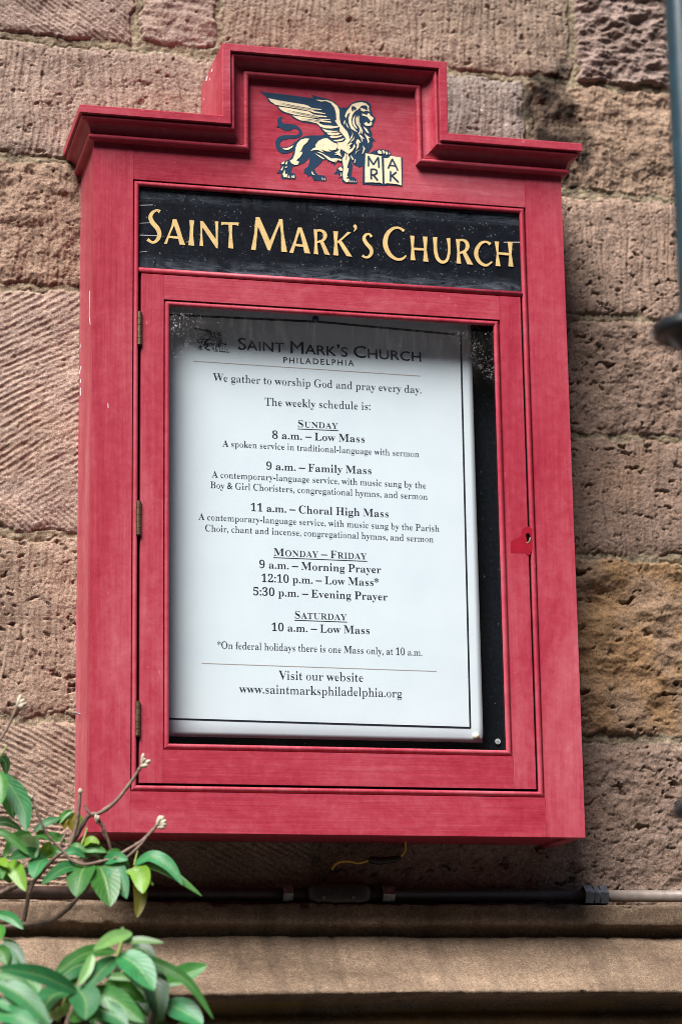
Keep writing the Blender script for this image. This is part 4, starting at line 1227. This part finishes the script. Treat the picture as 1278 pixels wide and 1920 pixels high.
# ------------------------------------------------------------------ conduit on the ledge
def hexprism(bm, x0, x1, y, z, r, n=6):
    rod(bm, (x0, y, z), (x1, y, z), r, n)
def build_conduit():
    cy, cz = 0.1235, -0.5775
    t = thing("conduit_pipe", "dark electrical conduit pipe running along the stone ledge below the cabinet", "pipe", (0, cy, cz - 0.012))
    brown = simple("brown_painted_pipe", (0.040, 0.024, 0.019), 0.45, var=0.5, scale=60)
    pale = simple("worn_pale_pipe", (0.27, 0.225, 0.195), 0.45, 0.2, var=0.35, scale=45)
    zinc = simple("dull_zinc_fitting", (0.13, 0.14, 0.16), 0.42, 0.6, var=0.35, scale=120)
    xa, xb = at(1092, 1677, cy).x, at(1135, 1677, cy).x
    V, Fc = tube_data([(-2.4, cy, cz), (-1.0, cy, cz), (xa, cy, cz)], 0.0094, 16)
    mesh_obj("pipe_run", V, Fc, brown, t, smooth=True)
    V, Fc = tube_data([(xb, cy, cz + .0005), (1.2, cy, cz + .0005), (2.4, cy, cz)], 0.0088, 16)
    o = mesh_obj("pipe_run", V, Fc, pale, t, smooth=True)
    o['label'] = "pale worn length of pipe right of the coupling"
    bm = bmesh.new()
    L = xb - xa
    rod(bm, (xa, cy, cz), (xb, cy, cz), 0.0118, 16)
    hexprism(bm, xa, xa + L * .34, cy, cz, 0.0158)
    hexprism(bm, xa + L * .42, xa + L * .62, cy, cz, 0.0150)
    hexprism(bm, xa + L * .68, xb, cy, cz, 0.0160)
    bm_obj("coupling", bm, zinc, t, bevel=0.0006)
    xj0, xj1 = at(574, 1675, cy).x, at(692, 1675, cy).x
    bm = bmesh.new()
    n = 20
    rows_ = []
    for (x, s_) in ((xj0, .45), (xj0 + .004, .8), (xj0 + .012, 1.0), (xj1 - .012, 1.0), (xj1 - .004, .8), (xj1, .45)):
        rows_.append([bm.verts.new((x, cy - .004 + math.copysign(abs(math.cos(2 * math.pi * k / n)) ** .6, math.cos(2 * math.pi * k / n)) * .015 * s_, cz + .001 + math.copysign(abs(math.sin(2 * math.pi * k / n)) ** .6, math.sin(2 * math.pi * k / n)) * .0165 * s_)) for k in range(n)])
    for i in range(5):
        for k in range(n): bm.faces.new((rows_[i][k], rows_[i][(k + 1) % n], rows_[i + 1][(k + 1) % n], rows_[i + 1][k]))
    bm.faces.new(rows_[0]); bm.faces.new(rows_[-1])
    jb = bm_obj("junction_body", bm, simple("dark_cast_fitting", (0.035, 0.028, 0.024), 0.5, 0.1, var=0.4, scale=80), t, smooth=True)
    for px in (607, 662):
        q_ = at(px, 1676, cy - .02)
        bm = bmesh.new(); rod(bm, (q_.x, cy - .0175, cz - .006), (q_.x, cy - .0210, cz - .006), .0028, 10)
        bm_obj("cover_screw", bm, STEEL, jb)
    for (p0, p1) in ((528, 546), (714, 736)):
        bm = bmesh.new()
        x0, x1 = at(p0, 1675, cy).x, at(p1, 1675, cy).x
        hexprism(bm, x0, x1, cy, cz, 0.0145, 8)
        bm_obj("locknut", bm, simple("worn_zinc_nut", (0.2, 0.19, 0.17), 0.45, 0.6, var=0.5, scale=160), t, bevel=0.0008)
build_conduit()

def build_wire():
    Y = 0.118
    c = at(690, 1612, Y)
    t = thing("electric_wire", "short yellow electric wire with a black connector hanging under the cabinet", "wire", (c.x, Y, c.z))
    yel = simple("yellow_insulation", (0.62, 0.42, 0.07), 0.5)
    blk = simple("black_rubber", (0.012, 0.012, 0.013), 0.55)
    P = [at(*q_, Y) for q_ in ((622, 1632), (628, 1622), (640, 1616), (656, 1616), (671, 1619), (684, 1616), (694, 1613))]
    V, Fc = tube_data([Vector(v) for v in catmull(P, 5)], 0.0017, 8)
    mesh_obj("yellow_lead", V, Fc, yel, t, smooth=True)
    P = [at(*q_, Y) for q_ in ((751, 1606), (757, 1600), (760, 1591), (759, 1570))]
    V, Fc = tube_data([Vector(v) for v in catmull(P, 5)], 0.0017, 8)
    mesh_obj("yellow_lead", V, Fc, yel, t, smooth=True)
    P = [at(*q_, Y) for q_ in ((690, 1614), (696, 1613), (712, 1615), (728, 1613), (742, 1612), (750, 1608))]
    V, Fc = tube_data(P, [.003, .0055, .0060, .0050, .0050, .0028], 12)
    mesh_obj("connector", V, Fc, blk, t, smooth=True)
    P = [Vector((at(622, 1632, Y).x, Y, at(622, 1632, Y).z)), Vector((at(612, 1645, Y).x, Y + .004, at(612, 1645, Y).z)), Vector((at(607, 1662, Y).x, 0.1225, -0.563))]
    V, Fc = tube_data([Vector(v) for v in catmull(P, 4)], 0.0016, 8)
    mesh_obj("black_lead", V, Fc, blk, t, smooth=True)
build_wire()

# ------------------------------------------------------------------ iron post in the foreground
def build_post():
    Y = -1.05
    k_ = (at(639, 960, Y) - CAM).length / (at(639, 960, -0.75) - CAM).length
    pr = 0.0195 * k_
    px = at(1243, 0, Y).x + pr + 0.002
    m, n, bs = new_mat("glossy_dark_teal_paint")
    f = noise(n, mapped(n, (1, 1, .3)), 60, 5, 0.65)
    n.links.new(ramp(n, f, [(0.3, (0.004, 0.014, 0.019)), (0.6, (0.007, 0.032, 0.043)), (0.8, (0.014, 0.058, 0.074))]), bs.inputs['Base Color'])
    bs.inputs['Roughness'].default_value = 0.30
    bs.inputs['Specular IOR Level'].default_value = 0.8
    bump(n, bs, f, 0.3, 0.0008)
    t = thing("iron_post", "dark teal painted iron post with round collars standing in the foreground at the right", "post", (px, Y, GROUND_Z))
    black = simple('dark_collar_finish', (0.004, 0.006, 0.008), 0.4, var=0.4, scale=60, spec=0.4)  # same painted iron as the shaft, coloured darker on the collars
    def lathe(name, prof, n_=40, mat=None):
        V, Fc = [], []
        for (r, z) in prof:
            for k in range(n_): V.append((px + math.cos(2 * math.pi * k / n_) * r, Y + math.sin(2 * math.pi * k / n_) * r, z))
        for i in range(len(prof) - 1):
            for k in range(n_): Fc.append((i * n_ + k, i * n_ + (k + 1) % n_, (i + 1) * n_ + (k + 1) % n_, (i + 1) * n_ + k))
        return mesh_obj(name, V, Fc, mat or m, t, smooth=True)
    lathe("shaft", [(pr, GROUND_Z), (pr, 1.45), (pr * .8, 1.47), (0, 1.475)])
    lathe("base_plate", [(0, GROUND_Z + .02), (0.03, GROUND_Z + .05), (0.05, GROUND_Z + .02), (0.08, GROUND_Z + .015), (0.085, GROUND_Z + .001)])
    for (qx, qy) in ((1307, 620), (1356, 1520)):
        zc = at(qx, qy, Y).z
        R = 0.054 * k_
        lathe("collar", [(pr, zc + .024), (pr + .006, zc + .018), (R * .7, zc + .012), (R * .93, zc + .0075), (R, zc), (R * .95, zc - .0070), (R * .80, zc - .0090), (R * .72, zc - .0050), (R * .62, zc - .0050), (R * .55, zc - .012), (pr + .004, zc - .016), (pr, zc - .022)], mat=black)
build_post()

# ------------------------------------------------------------------ shrubs
def leaf_mat():
    m, n, bs = new_mat("green_leaf")
    at_ = n.nodes.new("ShaderNodeAttribute"); at_.attribute_name = "leaf_tint"
    uv = n.nodes.new("ShaderNodeUVMap"); uv.uv_map = "UVMap"
    sx = n.nodes.new("ShaderNodeSeparateXYZ")
    n.links.new(uv.outputs[0], sx.inputs[0])
    u = math_n(n, 'ABSOLUTE', math_n(n, 'SUBTRACT', sx.outputs[0], 0.5))
    rib = ramp(n, u, [(0.0, (1, 1, 1)), (0.030, (0.9, 0.9, 0.9)), (0.06, (0, 0, 0))])
    ph = math_n(n, 'SUBTRACT', math_n(n, 'MULTIPLY', sx.outputs[1], 9.0), math_n(n, 'MULTIPLY', u, 5.0))
    vein = ramp(n, math_n(n, 'FRACT', ph), [(0.0, (1, 1, 1)), (0.07, (0, 0, 0)), (0.93, (0, 0, 0)), (1.0, (1, 1, 1))])
    mot = noise(n, mapped(n, (1, 1, 1)), 70, 4, 0.6)
    c = mixc(n, 1.0, at_.outputs['Color'], ramp(n, mot, [(0.3, (0.78, 0.80, 0.78)), (0.7, (1.18, 1.14, 1.1))]), 'MULTIPLY')
    bl = ramp(n, noise(n, mapped(n, (1, 1, 1)), 120, 3, 0.6), [(0.67, (0, 0, 0)), (0.72, (1, 1, 1))])
    c = mixc(n, math_n(n, 'MULTIPLY', bl, 0.7), c, (0.14, 0.09, 0.03))
    pale = mixc(n, 0.42, c, (0.26, 0.38, 0.13))
    c = mixc(n, math_n(n, 'MULTIPLY', rib, 0.8), c, pale)
    c = mixc(n, math_n(n, 'MULTIPLY', vein, 0.38), c, pale)
    n.links.new(c, bs.inputs['Base Color'])
    bs.inputs['Roughness'].default_value = 0.35
    bs.inputs['Specular IOR Level'].default_value = 0.33
    bump(n, bs, math_n(n, 'ADD', math_n(n, 'MULTIPLY', vein, -0.5), math_n(n, 'MULTIPLY', rib, -1.0)), 0.5, 0.0010)
    tl = n.nodes.new("ShaderNodeBsdfTranslucent")
    n.links.new(mixc(n, 0.5, c, (0.16, 0.34, 0.03)), tl.inputs[0])
    mx = n.nodes.new("ShaderNodeMixShader"); mx.inputs[0].default_value = 0.28
    n.links.new(bs.outputs[0], mx.inputs[1]); n.links.new(tl.outputs[0], mx.inputs[2])
    n.links.new(mx.outputs[0], n.nodes["Material Output"].inputs[0])
    return m
LEAF = leaf_mat()
BARK = simple("brown_twig_bark", (0.15, 0.095, 0.070), 0.75, var=0.45, scale=130, bmp=0.002)
BUDM = simple("pale_grey_bud", (0.44, 0.38, 0.28), 0.8, var=0.35, scale=150, bmp=0.002)
GREENSTEM = simple("green_shoot", (0.20, 0.26, 0.06), 0.55, var=0.2, scale=80)
def zf(x, y): return (x / 3.0, 1280 + y / 3.0)

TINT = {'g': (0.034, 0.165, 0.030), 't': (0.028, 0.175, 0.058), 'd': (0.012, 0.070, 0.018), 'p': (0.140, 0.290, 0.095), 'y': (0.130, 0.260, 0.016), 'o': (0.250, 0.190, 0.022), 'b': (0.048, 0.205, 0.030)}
class Foliage:
    def __init__(s): s.V, s.F, s.C, s.UV = [], [], [], []
    def leaf(s, pts, width, tint, Y0, Y1, fold=0.20, roll=0.0, nv=(-0.22, -0.84, 0.42)):
        """pts: centre line in enlarged photo pixels (base .. tip); Y0, Y1: distances from the wall plane"""
        k = len(pts)
        P = [at(*zf(*p), Y0 + (Y1 - Y0) * i / (k - 1)) for i, p in enumerate(pts)]
        if k == 2:
            mid = (P[0] + P[1]) / 2 + Vector((0, -0.1, 0.25)) * (P[1] - P[0]).length * rnd.uniform(0.1, 0.4)
            P = [P[0], mid, P[1]]
        C = [Vector(q) for q in catmull(P, 6 if len(P) > 2 else 10)]
        depth = (C[0] - CAM).dot(R_F)
        W = width * 1.16 / 3.0 * depth / F_PX / 2
        n_ = len(C)
        nv = Vector(nv).normalized()
        nv = (nv + Vector((rnd.uniform(-.25, .25), rnd.uniform(-.15, .15), rnd.uniform(-.25, .25)))).normalized()
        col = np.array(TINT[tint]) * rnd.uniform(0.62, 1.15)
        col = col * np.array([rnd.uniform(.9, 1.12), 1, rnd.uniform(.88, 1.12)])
        off = len(s.V)
        m_ = 6
        for i, c in enumerate(C):
            tt = i / (n_ - 1)
            tg = (C[min(i + 1, n_ - 1)] - C[max(i - 1, 0)]).normalized()
            sd = tg.cross(nv).normalized()
            up = sd.cross(tg).normalized()
            if roll:
                q = Matrix.Rotation(roll, 3, tg)
                sd, up = q @ sd, q @ up
            wv = W * max(0.03, (tt + 0.015) ** 0.85 * max(0, 1 - tt) ** 0.98 / 0.285)
            for j in range(m_ + 1):
                u = j / m_ * 2 - 1
                wave = 0.035 * math.sin(tt * 11 + u * 2 + off) * abs(u)
                s.V.append(c + sd * (u * wv) + up * (abs(u) ** 1.4 * fold * wv + wave * wv))
                s.UV.append((j / m_, tt))
                s.C.append(col)
        for i in range(n_ - 1):
            for j in range(m_):
                a_ = off + i * (m_ + 1) + j
                s.F.append((a_, a_ + 1, a_ + m_ + 2, a_ + m_ + 1))
    def build(s, parent):
        me = bpy.data.meshes.new("foliage")
        me.from_pydata([tuple(v) for v in s.V], [], s.F)
        uvl = me.uv_layers.new(name="UVMap")
        li = np.zeros(len(me.loops), np.int32); me.loops.foreach_get('vertex_index', li)
        uvl.data.foreach_set('uv', np.array(s.UV, np.float32)[li].ravel())
        ca = me.attributes.new("leaf_tint", 'FLOAT_COLOR', 'POINT')
        ca.data.foreach_set('color', np.hstack([np.array(s.C), np.ones((len(s.C), 1))]).astype(np.float32).ravel())
        return link("foliage", me, LEAF, parent, smooth=True)

def twig(pts, w0, w1, Y0, Y1, V, Fc, knob=0.12):
    k = len(pts)
    P = [at(*zf(*p), Y0 + (Y1 - Y0) * i / (k - 1)) for i, p in enumerate(pts)]
    C = [Vector(q) for q in catmull(P, 7)]
    dpt = (C[0] - CAM).dot(R_F)
    R = []
    for i in range(len(C)):
        r = (w0 + (w1 - w0) * i / (len(C) - 1)) / 3.0 * dpt / F_PX / 2
        R.append(r * (1 + knob * rnd.uniform(-1, 1) + (0.28 if i % 9 == 4 else 0)))
    tube_data(C, R, 9, V, Fc)
    return C[-1]

def bud_cluster(parent, pts, w, Y, mat=None, name="bud"):
    """one swollen bud of a few overlapping scales"""
    V, Fc = [], []
    for (a_, b_) in pts:
        p0, p1 = at(*zf(*a_), Y), at(*zf(*b_), Y - .004)
        dpt = (p0 - CAM).dot(R_F)
        r = w / 3.0 * dpt / F_PX / 2
        C = [p0.lerp(p1, t_) for t_ in (-.15, .15, .4, .65, .85, 1.0)]
        tube_data(C, [r * q * rnd.uniform(.85, 1.15) for q in (.45, .8, .95, 1.1, .8, .25)], 8, V, Fc)
    return mesh_obj(name, V, Fc, mat or BUDM, parent, smooth=True)

def shrub_back():
    t = thing("shrub", "evergreen shrub with bare budded twigs in front of the cabinet's lower left corner", "shrub", (-0.62, -0.10, GROUND_Z))
    V, Fc = [], []
    Y = -0.10
    root = (-700, 2600)
    # trunk from the ground, out of the picture to the left
    tb = [(-0.62, -0.10, GROUND_Z), (-0.60, -0.11, -1.9), (-0.64, -0.09, -1.4), (-0.60, -0.10, -1.0), tuple(at(*zf(-60, 1395), Y))]
    C = [Vector(q) for q in catmull([Vector(p) for p in tb], 8)]
    tube_data(C, [0.020 - 0.012 * i / (len(C) - 1) for i in range(len(C))], 12, V, Fc)
    twig([(-60, 1395), (0, 1382), (100, 1366), (260, 1350), (350, 1300), (440, 1210), (500, 1140), (520, 1040)], 34, 24, Y, Y - .02, V, Fc)
    twig([(130, 1362), (152, 1250), (165, 1180), (205, 1100), (310, 985), (390, 925)], 24, 26, Y, Y, V, Fc)
    twig([(390, 925), (430, 865), (480, 775), (512, 745), (560, 735), (650, 670), (740, 555), (782, 490), (800, 455)], 30, 18, Y, Y - .03, V, Fc)
    twig([(390, 925), (425, 830), (440, 730), (450, 625)], 26, 19, Y - .01, Y - .02, V, Fc)
    twig([(512, 745), (488, 715), (474, 690)], 15, 10, Y - .02, Y - .02, V, Fc)
    twig([(545, 755), (585, 830), (612, 900), (632, 975)], 18, 14, Y - .02, Y - .01, V, Fc)
    twig([(170, 645), (205, 720), (232, 785), (270, 862), (350, 945), (400, 1000), (470, 1025), (560, 1010), (640, 985), (720, 940), (800, 890), (865, 825), (888, 795)], 14, 20, Y - .03, Y - .05, V, Fc)
    twig([(640, 988), (700, 992), (790, 915), (830, 860)], 18, 12, Y - .05, Y - .05, V, Fc)
    twig([(600, 885), (575, 840), (590, 800)], 10, 8, Y, Y, V, Fc)
    twig([(-60, 1200), (0, 1188), (60, 1160), (110, 1140), (165, 1130)], 40, 22, Y - .02, Y, V, Fc)
    twig([(-80, 420), (0, 322), (40, 255), (70, 195), (98, 125)], 20, 14, Y - .02, Y - .02, V, Fc)
    twig([(310, 985), (345, 900), (370, 850)], 16, 12, Y, Y, V, Fc)
    twig([(205, 1100), (300, 1100), (375, 1098)], 14, 10, Y + .03, Y + .03, V, Fc)
    twig([(-60, 1395), (-150, 900), (-80, 420)], 30, 18, Y, Y - .02, V, Fc)
    mesh_obj("stems", V, Fc, BARK, t, smooth=True)
    bud_cluster(t, [((798, 470), (806, 398)), ((800, 465), (848, 438)), ((796, 470), (832, 466)), ((800, 455), (815, 425))], 24, Y - .03)
    bud_cluster(t, [((886, 805), (903, 748)), ((890, 805), (934, 775)), ((890, 815), (928, 815)), ((888, 800), (938, 800)), ((890, 790), (920, 752))], 28, Y - .05)
    bud_cluster(t, [((98, 135), (120, 66)), ((102, 132), (150, 118)), ((102, 128), (138, 92)), ((100, 130), (135, 138))], 30, Y - .02)
    bud_cluster(t, [((449, 632), (451, 596)), ((448, 630), (458, 604))], 20, Y - .02)
    bud_cluster(t, [((174, 655), (158, 630)), ((172, 660), (182, 636))], 20, Y - .03)
    bud_cluster(t, [((168, 690), (150, 705)), ((170, 695), (185, 715))], 34, Y - .03, simple("withered_tan_bud", (0.20, 0.15, 0.09), 0.85, var=0.4, scale=150))
    bud_cluster(t, [((545, 790), (538, 742)), ((545, 785), (555, 748))], 20, Y - .02)
    for pts, wa, wb, yy in (([(455, 925), (475, 870), (492, 820)], 16, 10, Y - .02), ([(545, 965), (550, 930), (556, 900)], 12, 8, Y - .02), ([(755, 1030), (765, 985), (774, 948)], 14, 9, Y - .05), ([(0, 415), (20, 385), (36, 358)], 12, 8, Y - .02)):
        V, Fc = [], []
        twig(pts, wa, wb, yy, yy, V, Fc, 0)
        mesh_obj("shoot", V, Fc, GREENSTEM, t, smooth=True)
    f = Foliage()
    L = f.leaf
    L([(5, 515), (80, 610), (135, 720), (148, 838)], 100, 't', Y - .03, Y - .06)
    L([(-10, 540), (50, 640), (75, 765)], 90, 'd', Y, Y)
    L([(-5, 500), (15, 580), (5, 690)], 60, 'b', Y - .05, Y - .07)
    L([(0, 420), (30, 450), (35, 520)], 50, 'd', Y, Y)
    L([(-60, 800), (30, 785), (125, 832)], 46, 'd', Y, Y)
    L([(-40, 470), (-30, 560), (0, 640)], 70, 'd', Y, Y)
    L([(175, 850), (90, 880), (18, 992)], 62, 'b', Y, Y - .03)
    L([(182, 862), (170, 900), (205, 985)], 88, 'p', Y - .01, Y - .04)
    L([(190, 838), (270, 785), (345, 765)], 46, 't', Y, Y)
    L([(320, 800), (365, 745), (412, 717)], 34, 'b', Y, Y)
    L([(-20, 828), (70, 880), (165, 972)], 44, 'b', Y - .03, Y - .05)
    L([(200, 862), (250, 858), (330, 895)], 48, 'b', Y, Y)
    L([(262, 850), (320, 870), (372, 900)], 40, 'g', Y + .02, Y)
    L([(60, 960), (100, 930), (150, 920)], 50, 'd', Y, Y)
    L([(428, 735), (405, 785), (425, 845)], 56, 'o', Y, Y)
    L([(440, 740), (452, 790), (445, 830)], 34, 'y', Y, Y)
    L([(380, 755), (362, 785), (368, 825)], 36, 'o', Y, Y)
    L([(400, 715), (385, 740), (350, 790)], 30, 'b', Y, Y)
    L([(258, 985), (160, 960), (45, 995)], 62, 't', Y - .03, Y - .05)
    L([(262, 990), (215, 1020), (190, 1105)], 92, 't', Y - .03, Y - .06)
    L([(255, 985), (262, 940), (285, 895)], 56, 'y', Y - .02, Y - .03)
    L([(255, 988), (310, 945), (352, 955)], 48, 'b', Y - .02, Y - .03)
    L([(45, 1020), (90, 1060), (145, 1175)], 82, 'y', Y - .03, Y - .06)
    L([(-10, 1000), (15, 1010), (45, 1040)], 46, 'y', Y - .03, Y - .05)
    L([(-20, 1030), (5, 1060), (10, 1110)], 50, 'b', Y - .03, Y - .05)
    L([(60, 1130), (45, 1080), (50, 1030)], 46, 'b', Y - .03, Y - .03)
    L([(150, 1040), (140, 1070), (100, 1090)], 44, 'd', Y, Y)
    L([(390, 940), (430, 925), (482, 950)], 46, 'b', Y - .02, Y - .03)
    L([(465, 920), (510, 885), (560, 905)], 40, 'y', Y - .02, Y - .03)
    L([(470, 950), (530, 935), (600, 955)], 46, 'g', Y - .02, Y - .03)
    L([(360, 965), (420, 950), (480, 985)], 44, 't', Y - .03, Y - .03)
    L([(560, 985), (520, 965), (450, 990)], 48, 'd', Y - .01, Y - .02)
    L([(600, 960), (650, 950), (690, 965)], 30, 'b', Y - .02, Y - .02)
    L([(490, 1020), (455, 1080), (430, 1208)], 136, 'g', Y - .03, Y - .07)
    L([(560, 1030), (590, 1120), (620, 1262)], 150, 'b', Y - .04, Y - .08, 0.2)
    L([(590, 1020), (660, 1070), (712, 1218)], 92, 't', Y - .04, Y - .07)
    L([(580, 1010), (650, 985), (720, 1000)], 62, 't', Y - .04, Y - .06)
    L([(455, 1030), (350, 1050), (232, 1138)], 66, 't', Y - .03, Y - .06)
    L([(430, 1020), (360, 1030), (330, 1070)], 44, 'b', Y - .02, Y - .03)
    L([(760, 1025), (850, 980), (950, 1030), (1028, 1142)], 70, 't', Y - .06, Y - .10)
    L([(790, 1035), (900, 1050), (1010, 1110), (1135, 1203)], 54, 'b', Y - .06, Y - .10)
    L([(755, 1035), (795, 1090), (805, 1188)], 96, 'y', Y - .06, Y - .09)
    L([(708, 1062), (780, 1080), (862, 1142)], 48, 'y', Y - .06, Y - .08)
    L([(765, 1100), (790, 1200), (770, 1325)], 66, 'o', Y - .05, Y - .06)
    L([(720, 1040), (690, 1010), (640, 1000)], 40, 'g', Y - .05, Y - .05)
    L([(-30, 1300), (60, 1325), (132, 1388)], 52, 't', Y - .03, Y - .06)
    L([(-30, 1370), (5, 1400), (5, 1450)], 50, 'b', Y - .03, Y - .06)
    f.build(t)
shrub_back()

def shrub_front():
    t = thing("shrub", "leafy green shrub nearest the camera at the bottom left, tops of broad leaves", "shrub", (-0.50, -0.30, GROUND_Z))
    V, Fc = [], []
    Y = -0.27
    for (bx, top) in ((-0.50, (620, 1720)), (-0.52, (430, 1760)), (-0.56, (60, 1780)), (-0.47, (860, 1840))):
        e_ = at(*zf(top[0], top[1]), Y)
        tb = [(bx, -0.30, GROUND_Z), (bx - .03, -0.28, -1.8), (bx + .02, -0.29, -1.2), (e_.x - .03, Y, e_.z - .12), tuple(e_)]
        C = [Vector(q) for q in catmull([Vector(p) for p in tb], 8)]
        tube_data(C, [0.010 - 0.0065 * i / (len(C) - 1) for i in range(len(C))], 10, V, Fc)
    twig([(620, 1720), (635, 1640), (660, 1570), (672, 1510), (688, 1400)], 26, 10, Y, Y, V, Fc)
    mesh_obj("stems", V, Fc, BARK, t, smooth=True)
    for pts, wa, wb, yy in (([(660, 1570), (668, 1520), (690, 1440), (688, 1378)], 26, 12, Y - .01), ([(320, 1905), (345, 1850), (362, 1800), (370, 1760)], 30, 18, Y - .02)):
        V, Fc = [], []
        twig(pts, wa, wb, yy, yy, V, Fc, 0)
        mesh_obj("shoot", V, Fc, GREENSTEM, t, smooth=True)
    bud_cluster(t, [((305, 1880), (340, 1825)), ((320, 1880), (385, 1805)), ((310, 1890), (285, 1850)), ((320, 1880), (392, 1838))], 38, Y - .03, simple('yellow_green_bud', (0.45, 0.50, 0.16), 0.5, var=.2, scale=90))
    f = Foliage()
    L = f.leaf
    L([(740, 1408), (640, 1440), (525, 1508)], 76, 'p', Y - .02, Y - .05)
    L([(690, 1462), (790, 1452), (922, 1466)], 46, 'p', Y - .02, Y - .04)
    L([(690, 1375), (687, 1400), (690, 1440)], 20, 'p', Y - .02, Y - .02)
    L([(668, 1530), (770, 1600), (865, 1735)], 150, 't', Y - .03, Y - .07)
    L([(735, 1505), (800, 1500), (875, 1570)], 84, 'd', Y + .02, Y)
    L([(730, 1530), (880, 1580), (1060, 1690), (1200, 1895)], 56, 'g', Y, Y - .05)
    L([(912, 1700), (1040, 1640), (1165, 1592)], 96, 'g', Y + .02, Y)
    L([(905, 1715), (960, 1690), (1040, 1690)], 40, 'b', Y + .01, Y)
    L([(925, 1805), (1030, 1850), (1140, 1925)], 136, 't', Y, Y - .04)
    L([(655, 1545), (570, 1620), (480, 1730)], 96, 't', Y - .03, Y - .06)
    L([(650, 1515), (480, 1525), (300, 1650)], 78, 'g', Y, Y - .03)
    L([(520, 1530), (490, 1620), (440, 1705)], 52, 'p', Y - .04, Y - .06)
    L([(530, 1570), (420, 1600), (310, 1680)], 130, 't', Y + .02, Y)
    L([(480, 1590), (400, 1650), (420, 1710)], 110, 'b', Y + .02, Y)
    L([(590, 1655), (720, 1655), (855, 1665)], 44, 'p', Y - .05, Y - .06)
    L([(860, 1600), (880, 1740), (900, 1900)], 120, 'd', Y, Y - .03)
    L([(720, 1690), (820, 1760), (870, 1890)], 110, 'd', Y + .03, Y)
    L([(590, 1690), (700, 1720), (825, 1805)], 72, 'b', Y - .02, Y - .04)
    L([(660, 1560), (640, 1620), (560, 1660)], 70, 'd', Y + .02, Y)
    L([(430, 1740), (230, 1650), (-20, 1605)], 96, 't', Y - .06, Y - .10)
    L([(385, 1740), (290, 1770), (225, 1875)], 140, 't', Y - .03, Y - .07)
    L([(430, 1710), (480, 1790), (480, 1900)], 150, 't', Y - .05, Y - .09)
    L([(-20, 1640), (100, 1700), (215, 1830)], 84, 'g', Y - .05, Y - .08)
    L([(-20, 1690), (130, 1770), (280, 1925)], 112, 't', Y - .09, Y - .13)
    L([(505, 1735), (650, 1790), (810, 1915)], 116, 'g', Y - .04, Y - .08)
    L([(520, 1835), (620, 1860), (720, 1940)], 110, 't', Y - .05, Y - .08)
    L([(500, 1860), (640, 1890), (700, 1990)], 120, 'g', Y - .02, Y - .05)
    L([(-20, 1800), (80, 1820), (190, 1890)], 80, 't', Y - .1, Y - .12)
    L([(-20, 1870), (90, 1880), (230, 1960)], 100, 't', Y - .1, Y - .14)
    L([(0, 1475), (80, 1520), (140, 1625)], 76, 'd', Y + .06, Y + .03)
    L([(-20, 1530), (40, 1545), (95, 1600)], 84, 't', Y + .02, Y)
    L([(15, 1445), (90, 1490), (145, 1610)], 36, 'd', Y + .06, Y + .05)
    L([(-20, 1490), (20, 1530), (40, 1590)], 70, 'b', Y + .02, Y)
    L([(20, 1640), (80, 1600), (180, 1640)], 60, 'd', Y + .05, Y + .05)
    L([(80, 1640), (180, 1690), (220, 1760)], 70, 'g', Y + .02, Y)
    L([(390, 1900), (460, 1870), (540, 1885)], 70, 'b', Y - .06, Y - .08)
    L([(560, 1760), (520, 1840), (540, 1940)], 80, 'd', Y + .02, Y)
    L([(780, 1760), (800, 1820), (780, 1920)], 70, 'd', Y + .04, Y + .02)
    L([(870, 1830), (830, 1870), (840, 1960)], 90, 'g', Y + .02, Y)
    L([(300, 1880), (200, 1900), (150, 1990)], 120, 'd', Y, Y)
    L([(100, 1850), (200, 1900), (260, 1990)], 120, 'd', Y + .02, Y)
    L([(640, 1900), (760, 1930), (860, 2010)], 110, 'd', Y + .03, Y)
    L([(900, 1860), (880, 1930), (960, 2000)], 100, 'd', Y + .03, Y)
    L([(1000, 1920), (1080, 1960), (1160, 2040)], 100, 'g', Y + .03, Y)
    f.build(t)
shrub_front()
